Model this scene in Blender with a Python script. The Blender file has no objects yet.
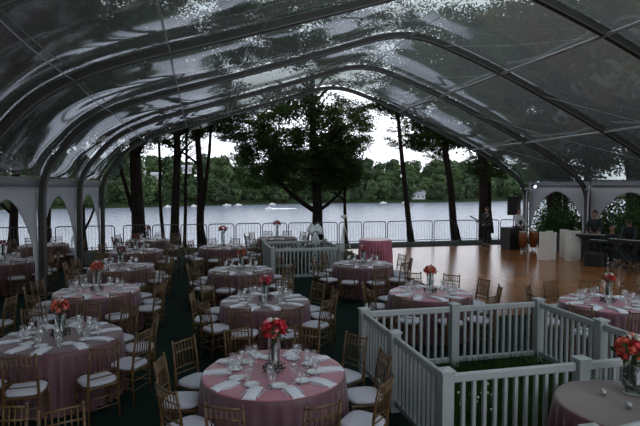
import bpy, bmesh, math, random
from mathutils import Vector, Matrix, noise
R = math.radians; PI = math.pi
rnd = random.Random(7)
sc = bpy.context.scene
col = sc.collection
sc.view_settings.view_transform = 'Standard'
sc.view_settings.look = 'None'
sc.view_settings.gamma = 1
sc.view_settings.use_curve_mapping = False
sc.view_settings.exposure = -0.15
sc.cycles.max_bounces = 6
sc.cycles.diffuse_bounces = 3
sc.cycles.glossy_bounces = 3
sc.cycles.transmission_bounces = 4
sc.cycles.transparent_max_bounces = 24
sc.cycles.caustics_reflective = False
sc.cycles.caustics_refractive = False
sc.cycles.sample_clamp_indirect = 4

# ------------------------------------------------------------------ materials
def nmat(name):
    m = bpy.data.materials.new(name); m.use_nodes = True
    nt = m.node_tree
    return m, nt, nt.nodes['Principled BSDF'], nt.nodes['Material Output']
def mat(name, c, rough=.6, metal=0, spec=.5, noise_amt=0, nscale=8, c2=None, bump=0, bscale=60, sheen=0, sub=0, stretch=None):
    m, nt, b, out = nmat(name)
    b.inputs['Base Color'].default_value = (*c, 1)
    b.inputs['Roughness'].default_value = rough
    b.inputs['Metallic'].default_value = metal
    b.inputs['Specular IOR Level'].default_value = spec
    if sheen: b.inputs['Sheen Weight'].default_value = sheen
    tc = nt.nodes.new('ShaderNodeTexCoord'); vec = tc.outputs['Object']
    if stretch:
        mp = nt.nodes.new('ShaderNodeMapping'); mp.inputs['Scale'].default_value = stretch
        nt.links.new(vec, mp.inputs[0]); vec = mp.outputs[0]
    if noise_amt or c2:
        n = nt.nodes.new('ShaderNodeTexNoise'); n.inputs['Scale'].default_value = nscale; n.inputs['Detail'].default_value = 5
        nt.links.new(vec, n.inputs['Vector'])
        cr = nt.nodes.new('ShaderNodeValToRGB')
        cc = c2 or tuple(max(0, x*(1-noise_amt)) for x in c)
        cr.color_ramp.elements[0].position = .35; cr.color_ramp.elements[1].position = .65
        cr.color_ramp.elements[0].color = (*cc, 1); cr.color_ramp.elements[1].color = (*c, 1)
        nt.links.new(n.outputs['Fac'], cr.inputs[0]); nt.links.new(cr.outputs[0], b.inputs['Base Color'])
    if bump:
        n2 = nt.nodes.new('ShaderNodeTexNoise'); n2.inputs['Scale'].default_value = bscale; n2.inputs['Detail'].default_value = 4
        nt.links.new(vec, n2.inputs['Vector'])
        bp = nt.nodes.new('ShaderNodeBump'); bp.inputs['Strength'].default_value = bump; bp.inputs['Distance'].default_value = .02
        nt.links.new(n2.outputs['Fac'], bp.inputs['Height']); nt.links.new(bp.outputs[0], b.inputs['Normal'])
    return m
def glassy(name, tint, rough=.02, ior=1.45, haze=0, hazec=(.6, .62, .65), bump=0, bscale=1.0, stretch=None, gl=(1, 1, 1), boost=1.0):
    m = bpy.data.materials.new(name); m.use_nodes = True; nt = m.node_tree; nt.nodes.clear()
    out = nt.nodes.new('ShaderNodeOutputMaterial')
    tr = nt.nodes.new('ShaderNodeBsdfTransparent'); tr.inputs[0].default_value = (*tint, 1)
    gs = nt.nodes.new('ShaderNodeBsdfGlossy'); gs.inputs['Roughness'].default_value = rough; gs.inputs[0].default_value = (*gl, 1)
    ge = nt.nodes.new('ShaderNodeNewGeometry'); dt = nt.nodes.new('ShaderNodeVectorMath'); dt.operation = 'DOT_PRODUCT'
    nt.links.new(ge.outputs['Incoming'], dt.inputs[0]); nt.links.new(ge.outputs['Normal'], dt.inputs[1])
    def math_(op, a, b_, clamp=False):
        q = nt.nodes.new('ShaderNodeMath'); q.operation = op; q.use_clamp = clamp
        for i, z in enumerate((a, b_)):
            if z is None: continue
            if isinstance(z, (int, float)): q.inputs[i].default_value = z
            else: nt.links.new(z, q.inputs[i])
        return q.outputs[0]
    ab = math_('ABSOLUTE', dt.outputs['Value'], None)
    fac = math_('MULTIPLY', math_('ADD', math_('MULTIPLY', math_('POWER', math_('SUBTRACT', 1.0, ab, True), 4.5), .92), .06), boost, True)
    mx = nt.nodes.new('ShaderNodeMixShader')
    base = tr.outputs[0]
    if haze:
        df = nt.nodes.new('ShaderNodeBsdfDiffuse'); df.inputs[0].default_value = (*hazec, 1)
        tl = nt.nodes.new('ShaderNodeBsdfTranslucent'); tl.inputs[0].default_value = (*hazec, 1)
        m2 = nt.nodes.new('ShaderNodeMixShader'); m2.inputs[0].default_value = .6
        nt.links.new(df.outputs[0], m2.inputs[1]); nt.links.new(tl.outputs[0], m2.inputs[2])
        m3 = nt.nodes.new('ShaderNodeMixShader'); m3.inputs[0].default_value = haze
        nt.links.new(tr.outputs[0], m3.inputs[1]); nt.links.new(m2.outputs[0], m3.inputs[2]); base = m3.outputs[0]
    nt.links.new(fac, mx.inputs[0]); nt.links.new(base, mx.inputs[1]); nt.links.new(gs.outputs[0], mx.inputs[2])
    nt.links.new(mx.outputs[0], out.inputs[0])
    if bump:
        tc = nt.nodes.new('ShaderNodeTexCoord'); mp = nt.nodes.new('ShaderNodeMapping'); mp.inputs['Scale'].default_value = stretch or (1, 1, 1)
        n = nt.nodes.new('ShaderNodeTexNoise'); n.inputs['Scale'].default_value = bscale; n.inputs['Detail'].default_value = 1.2; n.inputs['Distortion'].default_value = .3
        bp = nt.nodes.new('ShaderNodeBump'); bp.inputs['Strength'].default_value = 1; bp.inputs['Distance'].default_value = bump
        nt.links.new(tc.outputs['Object'], mp.inputs[0]); nt.links.new(mp.outputs[0], n.inputs['Vector'])
        nt.links.new(n.outputs['Fac'], bp.inputs['Height'])
        nt.links.new(bp.outputs[0], gs.inputs['Normal']); nt.links.new(bp.outputs[0], dt.inputs[1])
    return m
def leafmat(name, c, c2, trans=.35, scale=.6):
    m, nt, b, out = nmat(name)
    tc = nt.nodes.new('ShaderNodeTexCoord'); n = nt.nodes.new('ShaderNodeTexNoise'); n.inputs['Scale'].default_value = scale
    cr = nt.nodes.new('ShaderNodeValToRGB'); cr.color_ramp.elements[0].position = .35; cr.color_ramp.elements[1].position = .65
    cr.color_ramp.elements[0].color = (*c2, 1); cr.color_ramp.elements[1].color = (*c, 1)
    nt.links.new(tc.outputs['Object'], n.inputs['Vector']); nt.links.new(n.outputs['Fac'], cr.inputs[0]); nt.links.new(cr.outputs[0], b.inputs['Base Color'])
    b.inputs['Roughness'].default_value = .6; b.inputs['Specular IOR Level'].default_value = .25
    tl = nt.nodes.new('ShaderNodeBsdfTranslucent'); nt.links.new(cr.outputs[0], tl.inputs[0])
    mx = nt.nodes.new('ShaderNodeMixShader'); mx.inputs[0].default_value = trans
    nt.links.new(b.outputs[0], mx.inputs[1]); nt.links.new(tl.outputs[0], mx.inputs[2]); nt.links.new(mx.outputs[0], out.inputs[0])
    return m

M = {}
M['gold'] = mat('gilt_wood', (.16, .092, .036), .33, .2, noise_amt=.5, nscale=14)
M['cushion'] = mat('white_cushion', (.48, .475, .54), .8, sheen=.1, bump=.2, bscale=30)
M['linen'] = mat('white_linen', (.72, .73, .80), .8, bump=.2, bscale=60)
M['china'] = mat('white_china', (.70, .73, .76), .15)
M['steel'] = mat('cutlery_steel', (.75, .75, .8), .38, .8)
M['pink'] = mat('pink_satin', (.45, .12, .185), .36, noise_amt=.22, nscale=5, sheen=.4, bump=.35, bscale=7)
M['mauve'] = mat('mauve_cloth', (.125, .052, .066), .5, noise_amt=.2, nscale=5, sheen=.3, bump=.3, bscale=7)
M['organza'] = mat('grey_pink_organza', (.15, .108, .095), .6, noise_amt=.15, nscale=60, sheen=.4, bump=.2, bscale=120)
M['crimson'] = mat('crimson_cloth', (.13, .022, .042), .5, noise_amt=.2, nscale=6, sheen=.3)
M['glass'] = glassy('clear_glass', (.93, .95, .95), .02, 1.5, haze=.16, hazec=(.8, .85, .9), boost=2.8)
M['vaseglass'] = glassy('vase_glass', (.88, .92, .91), .02, 1.5, haze=.025, hazec=(.7, .75, .75), boost=1.5)
M['vinyl'] = mat('white_rail_vinyl', (.37, .40, .40), .45, noise_amt=.08, nscale=3)
M['carpet'] = mat('dark_green_carpet', (.006, .019, .014), .95, spec=.1, noise_amt=.35, nscale=1.5, bump=.3, bscale=150)
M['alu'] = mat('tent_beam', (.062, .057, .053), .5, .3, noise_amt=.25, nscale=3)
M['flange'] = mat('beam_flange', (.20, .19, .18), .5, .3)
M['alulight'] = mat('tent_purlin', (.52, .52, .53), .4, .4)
M['canvas'] = mat('white_tent_canvas', (.52, .53, .57), .7, noise_amt=.08, nscale=.8, bump=.3, bscale=2)
M['gutter'] = mat('grey_gutter_vinyl', (.17, .18, .19), .45, noise_amt=.2, nscale=2)
M['roof'] = glassy('clear_tent_vinyl', (.46, .51, .50), .07, 1.5, haze=.20, hazec=(.33, .37, .37), bump=.03, bscale=.6, stretch=(.4, 1.1, .4), boost=1.25)
M['fence'] = mat('barrier_steel', (.09, .095, .10), .4, .7)
M['bark'] = mat('dark_bark', (.028, .021, .017), .95, spec=.1, noise_amt=.5, nscale=6, bump=.8, bscale=12, stretch=(1, 1, .25))
M['leaf'] = leafmat('canopy_leaf', (.075, .125, .03), (.03, .055, .016), .45)
M['leaf2'] = leafmat('bright_leaf', (.10, .16, .04), (.05, .085, .025), .45)
M['hedge'] = leafmat('hedge_leaf', (.055, .12, .03), (.025, .06, .018), .4)
M['grass'] = leafmat('grass_blade', (.055, .12, .025), (.025, .055, .012), .4, 3)
M['ground'] = mat('grass_ground', (.022, .036, .014), .95, spec=.1, noise_amt=.5, nscale=2, bump=.6, bscale=20)
M['black'] = mat('black_plastic', (.012, .012, .013), .5)
M['blackcloth'] = mat('black_cloth', (.012, .012, .015), .9)
M['grille'] = mat('black_speaker_grille', (.02, .02, .022), .7, bump=.5, bscale=200)
M['whitepaint'] = mat('white_painted_board', (.8, .78, .73), .6, noise_amt=.08, nscale=4)
M['keys'] = mat('white_keys', (.7, .7, .7), .3)
M['skin'] = mat('skin', (.38, .20, .14), .55, noise_amt=.08, nscale=20)
M['hair'] = mat('dark_hair', (.02, .014, .01), .6)
M['suit'] = mat('dark_suit', (.012, .013, .018), .8)
M['shirt'] = mat('white_shirt', (.62, .60, .62), .8)
M['shoe'] = mat('black_shoe', (.01, .01, .01), .3)
M['drumwood'] = mat('orange_drum_wood', (.33, .085, .025), .3, noise_amt=.4, nscale=6, stretch=(1, 1, .2))
M['drumskin'] = mat('drum_skin', (.6, .55, .45), .6)
M['chrome'] = mat('chrome', (.5, .5, .52), .2, 1)
M['wax'] = mat('candle_wax', (.75, .70, .62), .5)
M['tulle'] = mat('white_tulle', (.62, .66, .68), .8)
M['stem'] = mat('green_stem', (.03, .07, .02), .7)
M['moss'] = mat('moss', (.035, .05, .022), .95, noise_amt=.5, nscale=30, bump=.8, bscale=50)
M['hull'] = mat('white_boat_hull', (.8, .8, .8), .4)
M['foam'] = mat('white_wake_foam', (.85, .87, .9), .8)
M['housewall'] = mat('pale_house_wall', (.42, .42, .45), .8)
M['houseroof'] = mat('grey_house_roof', (.22, .23, .26), .8)
M['pane'] = mat('dark_window_pane', (.03, .035, .04), .1)
M['greyplant'] = leafmat('grey_green_leaf', (.14, .17, .15), (.06, .085, .07), .2, 4)
flower_cols = {'coral': [(.75, .16, .10), (.80, .25, .17), (.62, .06, .06)], 'red': [(.55, .015, .04), (.68, .05, .06), (.75, .2, .2)],
               'pink': [(.72, .17, .20), (.78, .33, .33), (.60, .05, .10)], 'white': [(.75, .72, .62), (.8, .78, .72)], 'dusk': [(.25, .02, .05), (.33, .04, .08), (.4, .1, .12)]}
for k, cs in flower_cols.items():
    for i, c in enumerate(cs): M['fl_%s%d' % (k, i)] = mat('petals_%s_%d' % (k, i), c, .6, noise_amt=.25, nscale=30)

def parquet():
    m, nt, b, out = nmat('dance_floor_parquet')
    tc = nt.nodes.new('ShaderNodeTexCoord')
    ch = nt.nodes.new('ShaderNodeTexChecker'); ch.inputs['Scale'].default_value = 1/1.22
    nt.links.new(tc.outputs['Object'], ch.inputs['Vector'])
    def waves(rot):
        mp = nt.nodes.new('ShaderNodeMapping'); mp.inputs['Rotation'].default_value = (0, 0, rot); mp.inputs['Scale'].default_value = (8.2, 1.2, 1)
        nt.links.new(tc.outputs['Object'], mp.inputs[0])
        n = nt.nodes.new('ShaderNodeTexNoise'); n.inputs['Scale'].default_value = 1; n.inputs['Detail'].default_value = 3
        nt.links.new(mp.outputs[0], n.inputs['Vector']); return n.outputs['Fac']
    a, c = waves(0), waves(PI/2)
    mx = nt.nodes.new('ShaderNodeMix'); nt.links.new(ch.outputs['Fac'], mx.inputs[0]); nt.links.new(a, mx.inputs[2]); nt.links.new(c, mx.inputs[3])
    n2 = nt.nodes.new('ShaderNodeTexNoise'); n2.inputs['Scale'].default_value = .35; n2.inputs['Detail'].default_value = 2
    nt.links.new(tc.outputs['Object'], n2.inputs['Vector'])
    mm = nt.nodes.new('ShaderNodeMath'); mm.operation = 'MULTIPLY_ADD'; mm.inputs[1].default_value = .5
    nt.links.new(n2.outputs['Fac'], mm.inputs[0])
    m3 = nt.nodes.new('ShaderNodeMath'); m3.operation = 'MULTIPLY'; m3.inputs[1].default_value = .5
    nt.links.new(mx.outputs[0], m3.inputs[0]); m4 = nt.nodes.new('ShaderNodeMath'); m4.operation = 'MULTIPLY_ADD'; m4.inputs[1].default_value = .07; nt.links.new(ch.outputs['Fac'], m4.inputs[0]); nt.links.new(m3.outputs[0], m4.inputs[2]); nt.links.new(m4.outputs[0], mm.inputs[2])
    cr = nt.nodes.new('ShaderNodeValToRGB'); e = cr.color_ramp.elements
    e[0].position = .35; e[0].color = (.12, .042, .015, 1); e[1].position = .66; e[1].color = (.36, .142, .047, 1)
    nt.links.new(mm.outputs[0], cr.inputs[0]); nt.links.new(cr.outputs[0], b.inputs['Base Color'])
    b.inputs['Roughness'].default_value = .2; b.inputs['Specular IOR Level'].default_value = .36
    bk = nt.nodes.new('ShaderNodeTexBrick'); bk.offset = 0; bk.inputs['Scale'].default_value = 1; bk.inputs['Brick Width'].default_value = 1.22; bk.inputs['Row Height'].default_value = 1.22
    bk.inputs['Mortar Size'].default_value = .012; bk.inputs['Color1'].default_value = (1, 1, 1, 1); bk.inputs['Color2'].default_value = (1, 1, 1, 1); bk.inputs['Mortar'].default_value = (0, 0, 0, 1)
    nt.links.new(tc.outputs['Object'], bk.inputs['Vector'])
    bp = nt.nodes.new('ShaderNodeBump'); bp.inputs['Strength'].default_value = .5; bp.inputs['Distance'].default_value = .004
    nt.links.new(bk.outputs['Color'], bp.inputs['Height']); nt.links.new(bp.outputs[0], b.inputs['Normal'])
    return m
M['parquet'] = parquet()
def water():
    m, nt, b, out = nmat('lake_water')
    b.inputs['Base Color'].default_value = (.16, .19, .24, 1); b.inputs['Roughness'].default_value = .2; b.inputs['IOR'].default_value = 1.33
    tc = nt.nodes.new('ShaderNodeTexCoord'); mp = nt.nodes.new('ShaderNodeMapping'); mp.inputs['Scale'].default_value = (.35, 1.2, 1)
    n = nt.nodes.new('ShaderNodeTexNoise'); n.inputs['Scale'].default_value = 1.2; n.inputs['Detail'].default_value = 5
    bp = nt.nodes.new('ShaderNodeBump'); bp.inputs['Strength'].default_value = .5; bp.inputs['Distance'].default_value = .35
    nt.links.new(tc.outputs['Object'], mp.inputs[0]); nt.links.new(mp.outputs[0], n.inputs['Vector']); nt.links.new(n.outputs['Fac'], bp.inputs['Height']); nt.links.new(bp.outputs[0], b.inputs['Normal'])
    return m
M['water'] = water()
def emis(name, c, s):
    m = bpy.data.materials.new(name); m.use_nodes = True; nt = m.node_tree; b = nt.nodes['Principled BSDF']
    b.inputs['Emission Color'].default_value = (*c, 1); b.inputs['Emission Strength'].default_value = s; b.inputs['Base Color'].default_value = (*c, 1); return m
M['lamp'] = emis('blue_white_lamp', (.55, .75, 1), 3)

# ------------------------------------------------------------------ mesh helpers
class MB:
    def __init__(s): s.v = []; s.f = []; s.m = []; s.mi = 0
    def add(s, vs, fs):
        k = len(s.v); s.v += [tuple(v) for v in vs]; s.f += [tuple(i+k for i in f) for f in fs]; s.m += [s.mi]*len(fs); return s
    def box(s, c, d, rz=0, mtx=None):
        x, y, z = d[0]/2, d[1]/2, d[2]/2
        vs = [Vector((sx*x, sy*y, sz*z)) for sx in (-1, 1) for sy in (-1, 1) for sz in (-1, 1)]
        mt = Matrix.Translation(c) @ (mtx or Matrix.Rotation(rz, 4, 'Z'))
        return s.add([mt @ v for v in vs], [(0, 1, 3, 2), (4, 6, 7, 5), (0, 4, 5, 1), (2, 3, 7, 6), (0, 2, 6, 4), (1, 5, 7, 3)])
    def rbox(s, c, d, r=.01, rz=0):   # box with chamfered vertical and horizontal edges
        x, y, z = d[0]/2, d[1]/2, d[2]/2; vs = []; mt = Matrix.Translation(c) @ Matrix.Rotation(rz, 4, 'Z')
        for (zz, ins) in ((-z, r), (-z+r, 0), (z-r, 0), (z, r)):
            a, b = x-ins, y-ins
            vs += [mt @ Vector(p+(zz,)) for p in ((-a+r, -b), (a-r, -b), (a, -b+r), (a, b-r), (a-r, b), (-a+r, b), (-a, b-r), (-a, -b+r))]
        fs = [tuple(range(7, -1, -1)), tuple(range(24, 32))]
        for l in range(3):
            for i in range(8): fs.append((l*8+i, l*8+(i+1) % 8, (l+1)*8+(i+1) % 8, (l+1)*8+i))
        return s.add(vs, fs)
    def tube(s, pts, r, n=8, cap=True):
        pts = [Vector(p) for p in pts]; rs = r if isinstance(r, (list, tuple)) else [r]*len(pts)
        vs = []; fs = []; prev = None
        for i, p in enumerate(pts):
            t = (pts[min(i+1, len(pts)-1)]-pts[max(i-1, 0)]).normalized()
            if prev is None:
                u = t.orthogonal().normalized()
            else:
                u = (prev - t*prev.dot(t)); u = u.normalized() if u.length > 1e-6 else t.orthogonal().normalized()
            prev = u; w = t.cross(u)
            for k in range(n):
                a = 2*PI*k/n; vs.append(p+(u*math.cos(a)+w*math.sin(a))*rs[i])
        for i in range(len(pts)-1):
            for k in range(n): fs.append((i*n+k, i*n+(k+1) % n, (i+1)*n+(k+1) % n, (i+1)*n+k))
        if cap: fs += [tuple(range(n-1, -1, -1)), tuple((len(pts)-1)*n+k for k in range(n))]
        return s.add(vs, fs)
    def lathe(s, prof, c=(0, 0, 0), n=16, fn=None):
        vs = []; fs = []
        for (r, z) in prof:
            for k in range(n):
                a = 2*PI*k/n; rr = r if fn is None else fn(r, z, a)
                vs.append((c[0]+rr*math.cos(a), c[1]+rr*math.sin(a), c[2]+z))
        for i in range(len(prof)-1):
            for k in range(n): fs.append((i*n+k, i*n+(k+1) % n, (i+1)*n+(k+1) % n, (i+1)*n+k))
        return s.add(vs, fs)
    def ball(s, c, r, n=8, sq=(1, 1, 1), jit=0, rg=rnd):
        vs = []; fs = []; m = max(4, n//2+1)
        for i in range(m+1):
            th = PI*i/m
            for k in range(n):
                a = 2*PI*k/n; q = r*(1+rg.uniform(-jit, jit))
                vs.append((c[0]+q*math.sin(th)*math.cos(a)*sq[0], c[1]+q*math.sin(th)*math.sin(a)*sq[1], c[2]+q*math.cos(th)*sq[2]))
        for i in range(m):
            for k in range(n): fs.append((i*n+k, (i+1)*n+k, (i+1)*n+(k+1) % n, i*n+(k+1) % n))
        return s.add(vs, fs)
    def leaf(s, p, size, rg=rnd, up=0):
        d = Vector((rg.gauss(0, 1), rg.gauss(0, 1), rg.gauss(0, 1)+up)).normalized(); u = d.orthogonal().normalized()
        u = (Matrix.Rotation(rg.uniform(0, 6.28), 3, d) @ u); w = d.cross(u); a = size*rg.uniform(.7, 1.3)
        p = Vector(p)
        return s.add([p-u*a*.5, p+w*a*.33+d*a*.08, p+u*a*.6, p-w*a*.33+d*a*.08], [(0, 1, 2, 3)])
    def mesh(s, name, mats, smooth=False):
        me = bpy.data.meshes.new(name); me.from_pydata(s.v, [], s.f)
        for m in (mats if isinstance(mats, (list, tuple)) else [mats]): me.materials.append(m)
        if any(s.m): me.polygons.foreach_set('material_index', s.m)
        if smooth: me.polygons.foreach_set('use_smooth', [True]*len(s.f))
        me.update(); return me
    def build(s, name, mats, parent=None, smooth=False, loc=None, rz=None):
        o = bpy.data.objects.new(name, s.mesh(name, mats, smooth)); col.objects.link(o); o.parent = parent
        if loc: o.location = loc
        if rz is not None: o.rotation_euler.z = rz
        return o
def tag(o, label=None, cat=None, group=None, kind=None):
    if label: o['label'] = label
    if cat: o['category'] = cat
    if group: o['group'] = group
    if kind: o['kind'] = kind
    return o
def empty(name, loc, rz=0, label=None, cat=None, group=None):
    o = bpy.data.objects.new(name, None); col.objects.link(o); o.empty_display_size = .1; o.location = loc; o.rotation_euler.z = rz
    return tag(o, label, cat, group)
KIDS = {}
def copy_tree(o, parent=None, loc=None, rz=None, label=None, group=None, scale=None):
    if parent is None and o.name not in KIDS: KIDS[o.name] = list(o.children)
    kids = KIDS[o.name] if parent is None else list(o.children)
    c = o.copy(); col.objects.link(c); c.parent = parent
    for ch in kids: copy_tree(ch, c)
    if loc is not None: c.location = loc
    if rz is not None: c.rotation_euler = (0, 0, rz)
    if label: c['label'] = label
    if group: c['group'] = group
    if scale: c.scale = (scale,)*3 if not isinstance(scale, tuple) else scale
    return c
def struct(o): return tag(o, kind='structure')

# ------------------------------------------------------------------ camera (tent axis = +Y)
H = 2.75; F = 512.0; yaw = math.atan(120/F); pit = math.atan(27/F)
cam = bpy.data.cameras.new('camera'); co = bpy.data.objects.new('camera', cam); col.objects.link(co)
cam.sensor_width = 36; cam.lens = 36*F/640; cam.clip_end = 2000; cam.clip_start = .05
co.location = (0, 0, H); co.rotation_euler = (PI/2-pit, 0, -yaw); sc.camera = co

# ------------------------------------------------------------------ world and light: bright overcast
w = bpy.data.worlds.new('overcast_sky'); sc.world = w; w.use_nodes = True; nt = w.node_tree
bg = nt.nodes['Background']; tc = nt.nodes.new('ShaderNodeTexCoord')
n = nt.nodes.new('ShaderNodeTexNoise'); n.inputs['Scale'].default_value = 2.2; n.inputs['Detail'].default_value = 5
mp = nt.nodes.new('ShaderNodeMapping'); mp.inputs['Scale'].default_value = (1, 1, 3)
cr = nt.nodes.new('ShaderNodeValToRGB'); cr.color_ramp.elements[0].position = .3; cr.color_ramp.elements[1].position = .7
cr.color_ramp.elements[0].color = (.72, .76, .86, 1); cr.color_ramp.elements[1].color = (.93, .95, 1.0, 1)
nt.links.new(tc.outputs['Generated'], mp.inputs[0]); nt.links.new(mp.outputs[0], n.inputs['Vector']); nt.links.new(n.outputs['Fac'], cr.inputs[0]); nt.links.new(cr.outputs[0], bg.inputs[0])
bg.inputs[1].default_value = 2.3

# ------------------------------------------------------------------ ground, floor, lake
b = MB().box((4.6, 9.8, -.05), (24.2, 26.2, .10)); struct(b.build('floor', M['carpet']))
g = MB()
nx = 30
prof = [(-30, -.12), (24.6, -.12), (27, -.9), (34, -3.4), (44, -4.6)]
for i, (y, z) in enumerate(prof): g.v += [(-70, y, z), (90, y, z)]
for i in range(len(prof)-1): g.f.append((2*i, 2*i+1, 2*i+3, 2*i+2)); g.m.append(0)
g.build('ground', M['ground']); struct(bpy.data.objects['ground'])
wl = MB().add([(-260, 30, -4), (420, 30, -4), (420, 330, -4), (-260, 330, -4)], [(0, 1, 2, 3)]).build('lake_water', M['water']); struct(wl)
def shoreY(x): return 177 + x*.22 + 5*math.sin(x*.045)
h = MB(); xs = list(range(-240, 400, 10)); rows = 6
for x in xs:
    for j in range(rows):
        y = shoreY(x)+[0, 3, 20, 45, 80, 140][j]
        z = [-4.2, -3.0, 1.5, 5, 7, 8][j]+ (0 if j < 2 else 1.5*noise.noise(Vector((x*.02, j*.7, 0))))
        h.v.append((x, y, z))
for i in range(len(xs)-1):
    for j in range(rows-1): h.f.append((i*rows+j, (i+1)*rows+j, (i+1)*rows+j+1, i*rows+j+1)); h.m.append(0)
struct(h.build('far_shore_hill', M['ground'], smooth=True))

# ------------------------------------------------------------------ far trees on the opposite shore
def far_tree_mesh(seed):
    rg = random.Random(seed); b = MB()
    b.tube([(0, 0, -2), (.1, 0, 5)], [.3, .2], 5)
    b.mi = 1
    for k in range(16):
        a = rg.uniform(0, 6.28); rr = rg.uniform(0, 2.6); z = rg.uniform(3, 11.5); rr *= (1.15 - abs(z-6.5)/8)
        c = Vector((rr*math.cos(a), rr*math.sin(a), z)); q = rg.uniform(1.1, 2.0)
        for _ in range(85):
            d = Vector((rg.gauss(0, 1), rg.gauss(0, 1), rg.gauss(0, 1))).normalized()
            b.leaf(c+d*q*rg.uniform(.75, 1.05), 1.0, rg)
    return b.mesh('far_tree', [M['bark'], M['leaf2']])
M['farleaf'] = leafmat('far_leaf', (.125, .19, .07), (.06, .10, .045), .3, .12)
M['farleafb'] = leafmat('far_leaf_dark', (.08, .13, .055), (.042, .07, .036), .3, .12)
fm = []
for i in range(5):
    me = far_tree_mesh(50+i); me.materials[1] = M['farleaf'] if i % 2 else M['farleafb']; fm.append(me)
k = 0
for row, (dy, n_, zz) in enumerate(((5, 62, -3), (22, 50, 1.0), (45, 44, 4.2), (75, 36, 6.0))):
    for i in range(n_):
        x = -62 + (i+rnd.uniform(-.3, .3))*(222+row*26)/n_
        o = bpy.data.objects.new('far_tree', fm[k % 5]); k += 1; col.objects.link(o)
        s = rnd.uniform(.75, 1.25)*(1, .9, .88, .9)[row]
        if row == 0: s *= .72
        o.location = (x, shoreY(x)+dy+rnd.uniform(-3, 3), zz-1); o.scale = (s*1.15, s*1.15, s); o.rotation_euler.z = rnd.uniform(0, 6)
        tag(o, ['leafy tree standing at the far waterline', 'mid-slope tree in the woods across the lake', 'upper-slope tree in the woods across the lake', 'hilltop tree on the skyline across the lake'][row], 'tree', ['trees at the far waterline', 'trees on the far lower slope', 'trees on the far upper slope', 'trees on the far skyline'][row])
def house(x, y, z, w_, d_, h_, lab, rz=0):
    r = empty('lake_house', (x, y, z), rz, lab, 'house')
    MB().box((0, 0, h_/2), (w_, d_, h_)).build('wall', M['housewall'], r)
    MB().add([(-w_/2-.4, -d_/2-.4, h_), (w_/2+.4, -d_/2-.4, h_), (w_/2+.4, d_/2+.4, h_), (-w_/2-.4, d_/2+.4, h_), (-w_/2-.4, 0, h_+w_*.3), (w_/2+.4, 0, h_+w_*.3)],
             [(0, 1, 5, 4), (3, 4, 5, 2), (0, 4, 3), (1, 2, 5), (0, 3, 2, 1)]).build('roof', M['houseroof'], r)
    for i in range(3): MB().box((-w_/3+i*w_/3, -d_/2-.03, h_*.55), (w_*.13, .08, h_*.3)).build('window', M['pane'], r)
house(-4.3, 186, 7.0, 3, 3, 2.2, 'grey gabled house among trees above the far shore')
house(-14.5, 185, 4.6, 3, 3, 2, 'pale house low among the far trees, behind the dark trunks')
house(88, 199, -3, 6, 4, 2.4, 'small white boathouse on the far shoreline, right of the leaning trunk')
def boat(x, y, L, lab, cabin=True, rz=0):
    r = empty('motorboat', (x, y, -4), rz, lab, 'boat', None); r.scale = (.46, .46, .40)
    hb = MB(); st = [(-.5, .34, 0), (-.2, .42, 0), (.15, .38, .05), (.38, .2, .12), (.5, .01, .22)]
    for (u, hw, up_) in st:
        hb.v += [(u*L, -hw*L*.38, .7+up_*L*.3), (u*L, -hw*L*.25, 0.0), (u*L, hw*L*.25, 0.0), (u*L, hw*L*.38, .7+up_*L*.3)]
    for i in range(4):
        for j in range(3): hb.f.append((i*4+j, i*4+j+1, i*4+j+5, i*4+j+4)); hb.m.append(0)
        hb.f.append((i*4, i*4+4, i*4+7, i*4+3)); hb.m.append(0)
    hb.f.append((0, 3, 2, 1)); hb.m.append(0)
    hb.build('hull', M['hull'], r)
    if cabin:
        MB().rbox((-.02*L, 0, 1.15), (L*.38, L*.2, .9), .12).build('cabin', M['hull'], r)
        MB().box((.06*L, 0, 1.25), (L*.24, L*.205, .3)).build('window_band', M['pane'], r)
for i, (x, rz, L, lab) in enumerate(((-10, .2, 5, 'white boat moored left of the slim forked trunk'), (-2, -.1, 4, 'small white boat moored at the far shore near the dark trunks'), (9, .1, 6, 'white cabin boat moored at far shore, right of the twin trunk'), (13, 0, 5, 'second white boat moored close beside the cabin boat'), (25.5, .1, 5, 'white boat moored below the crown of the big dark tree'),
        (70, 0, 6, 'white boat at far shore just left of the leaning trunk'), (79, 0, 5, 'white boat moored under the far right woods'))):
    boat(x, shoreY(x)-2.5, L, lab, True, rz)
boat(19.7, 150, 4.5, 'white speedboat crossing the open lake', True, PI)
wk = MB()
for i in range(9):
    x = 20.8+i*.8; wd = .5+i*.12; wk.ball((x, 150, -3.98), 1, 8, (.8, wd, .2*(1-i*.07)), .2)
tag(wk.build('boat_wake', M['foam'], smooth=True), 'white foam wake trailing behind the speedboat', 'wake')

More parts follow.
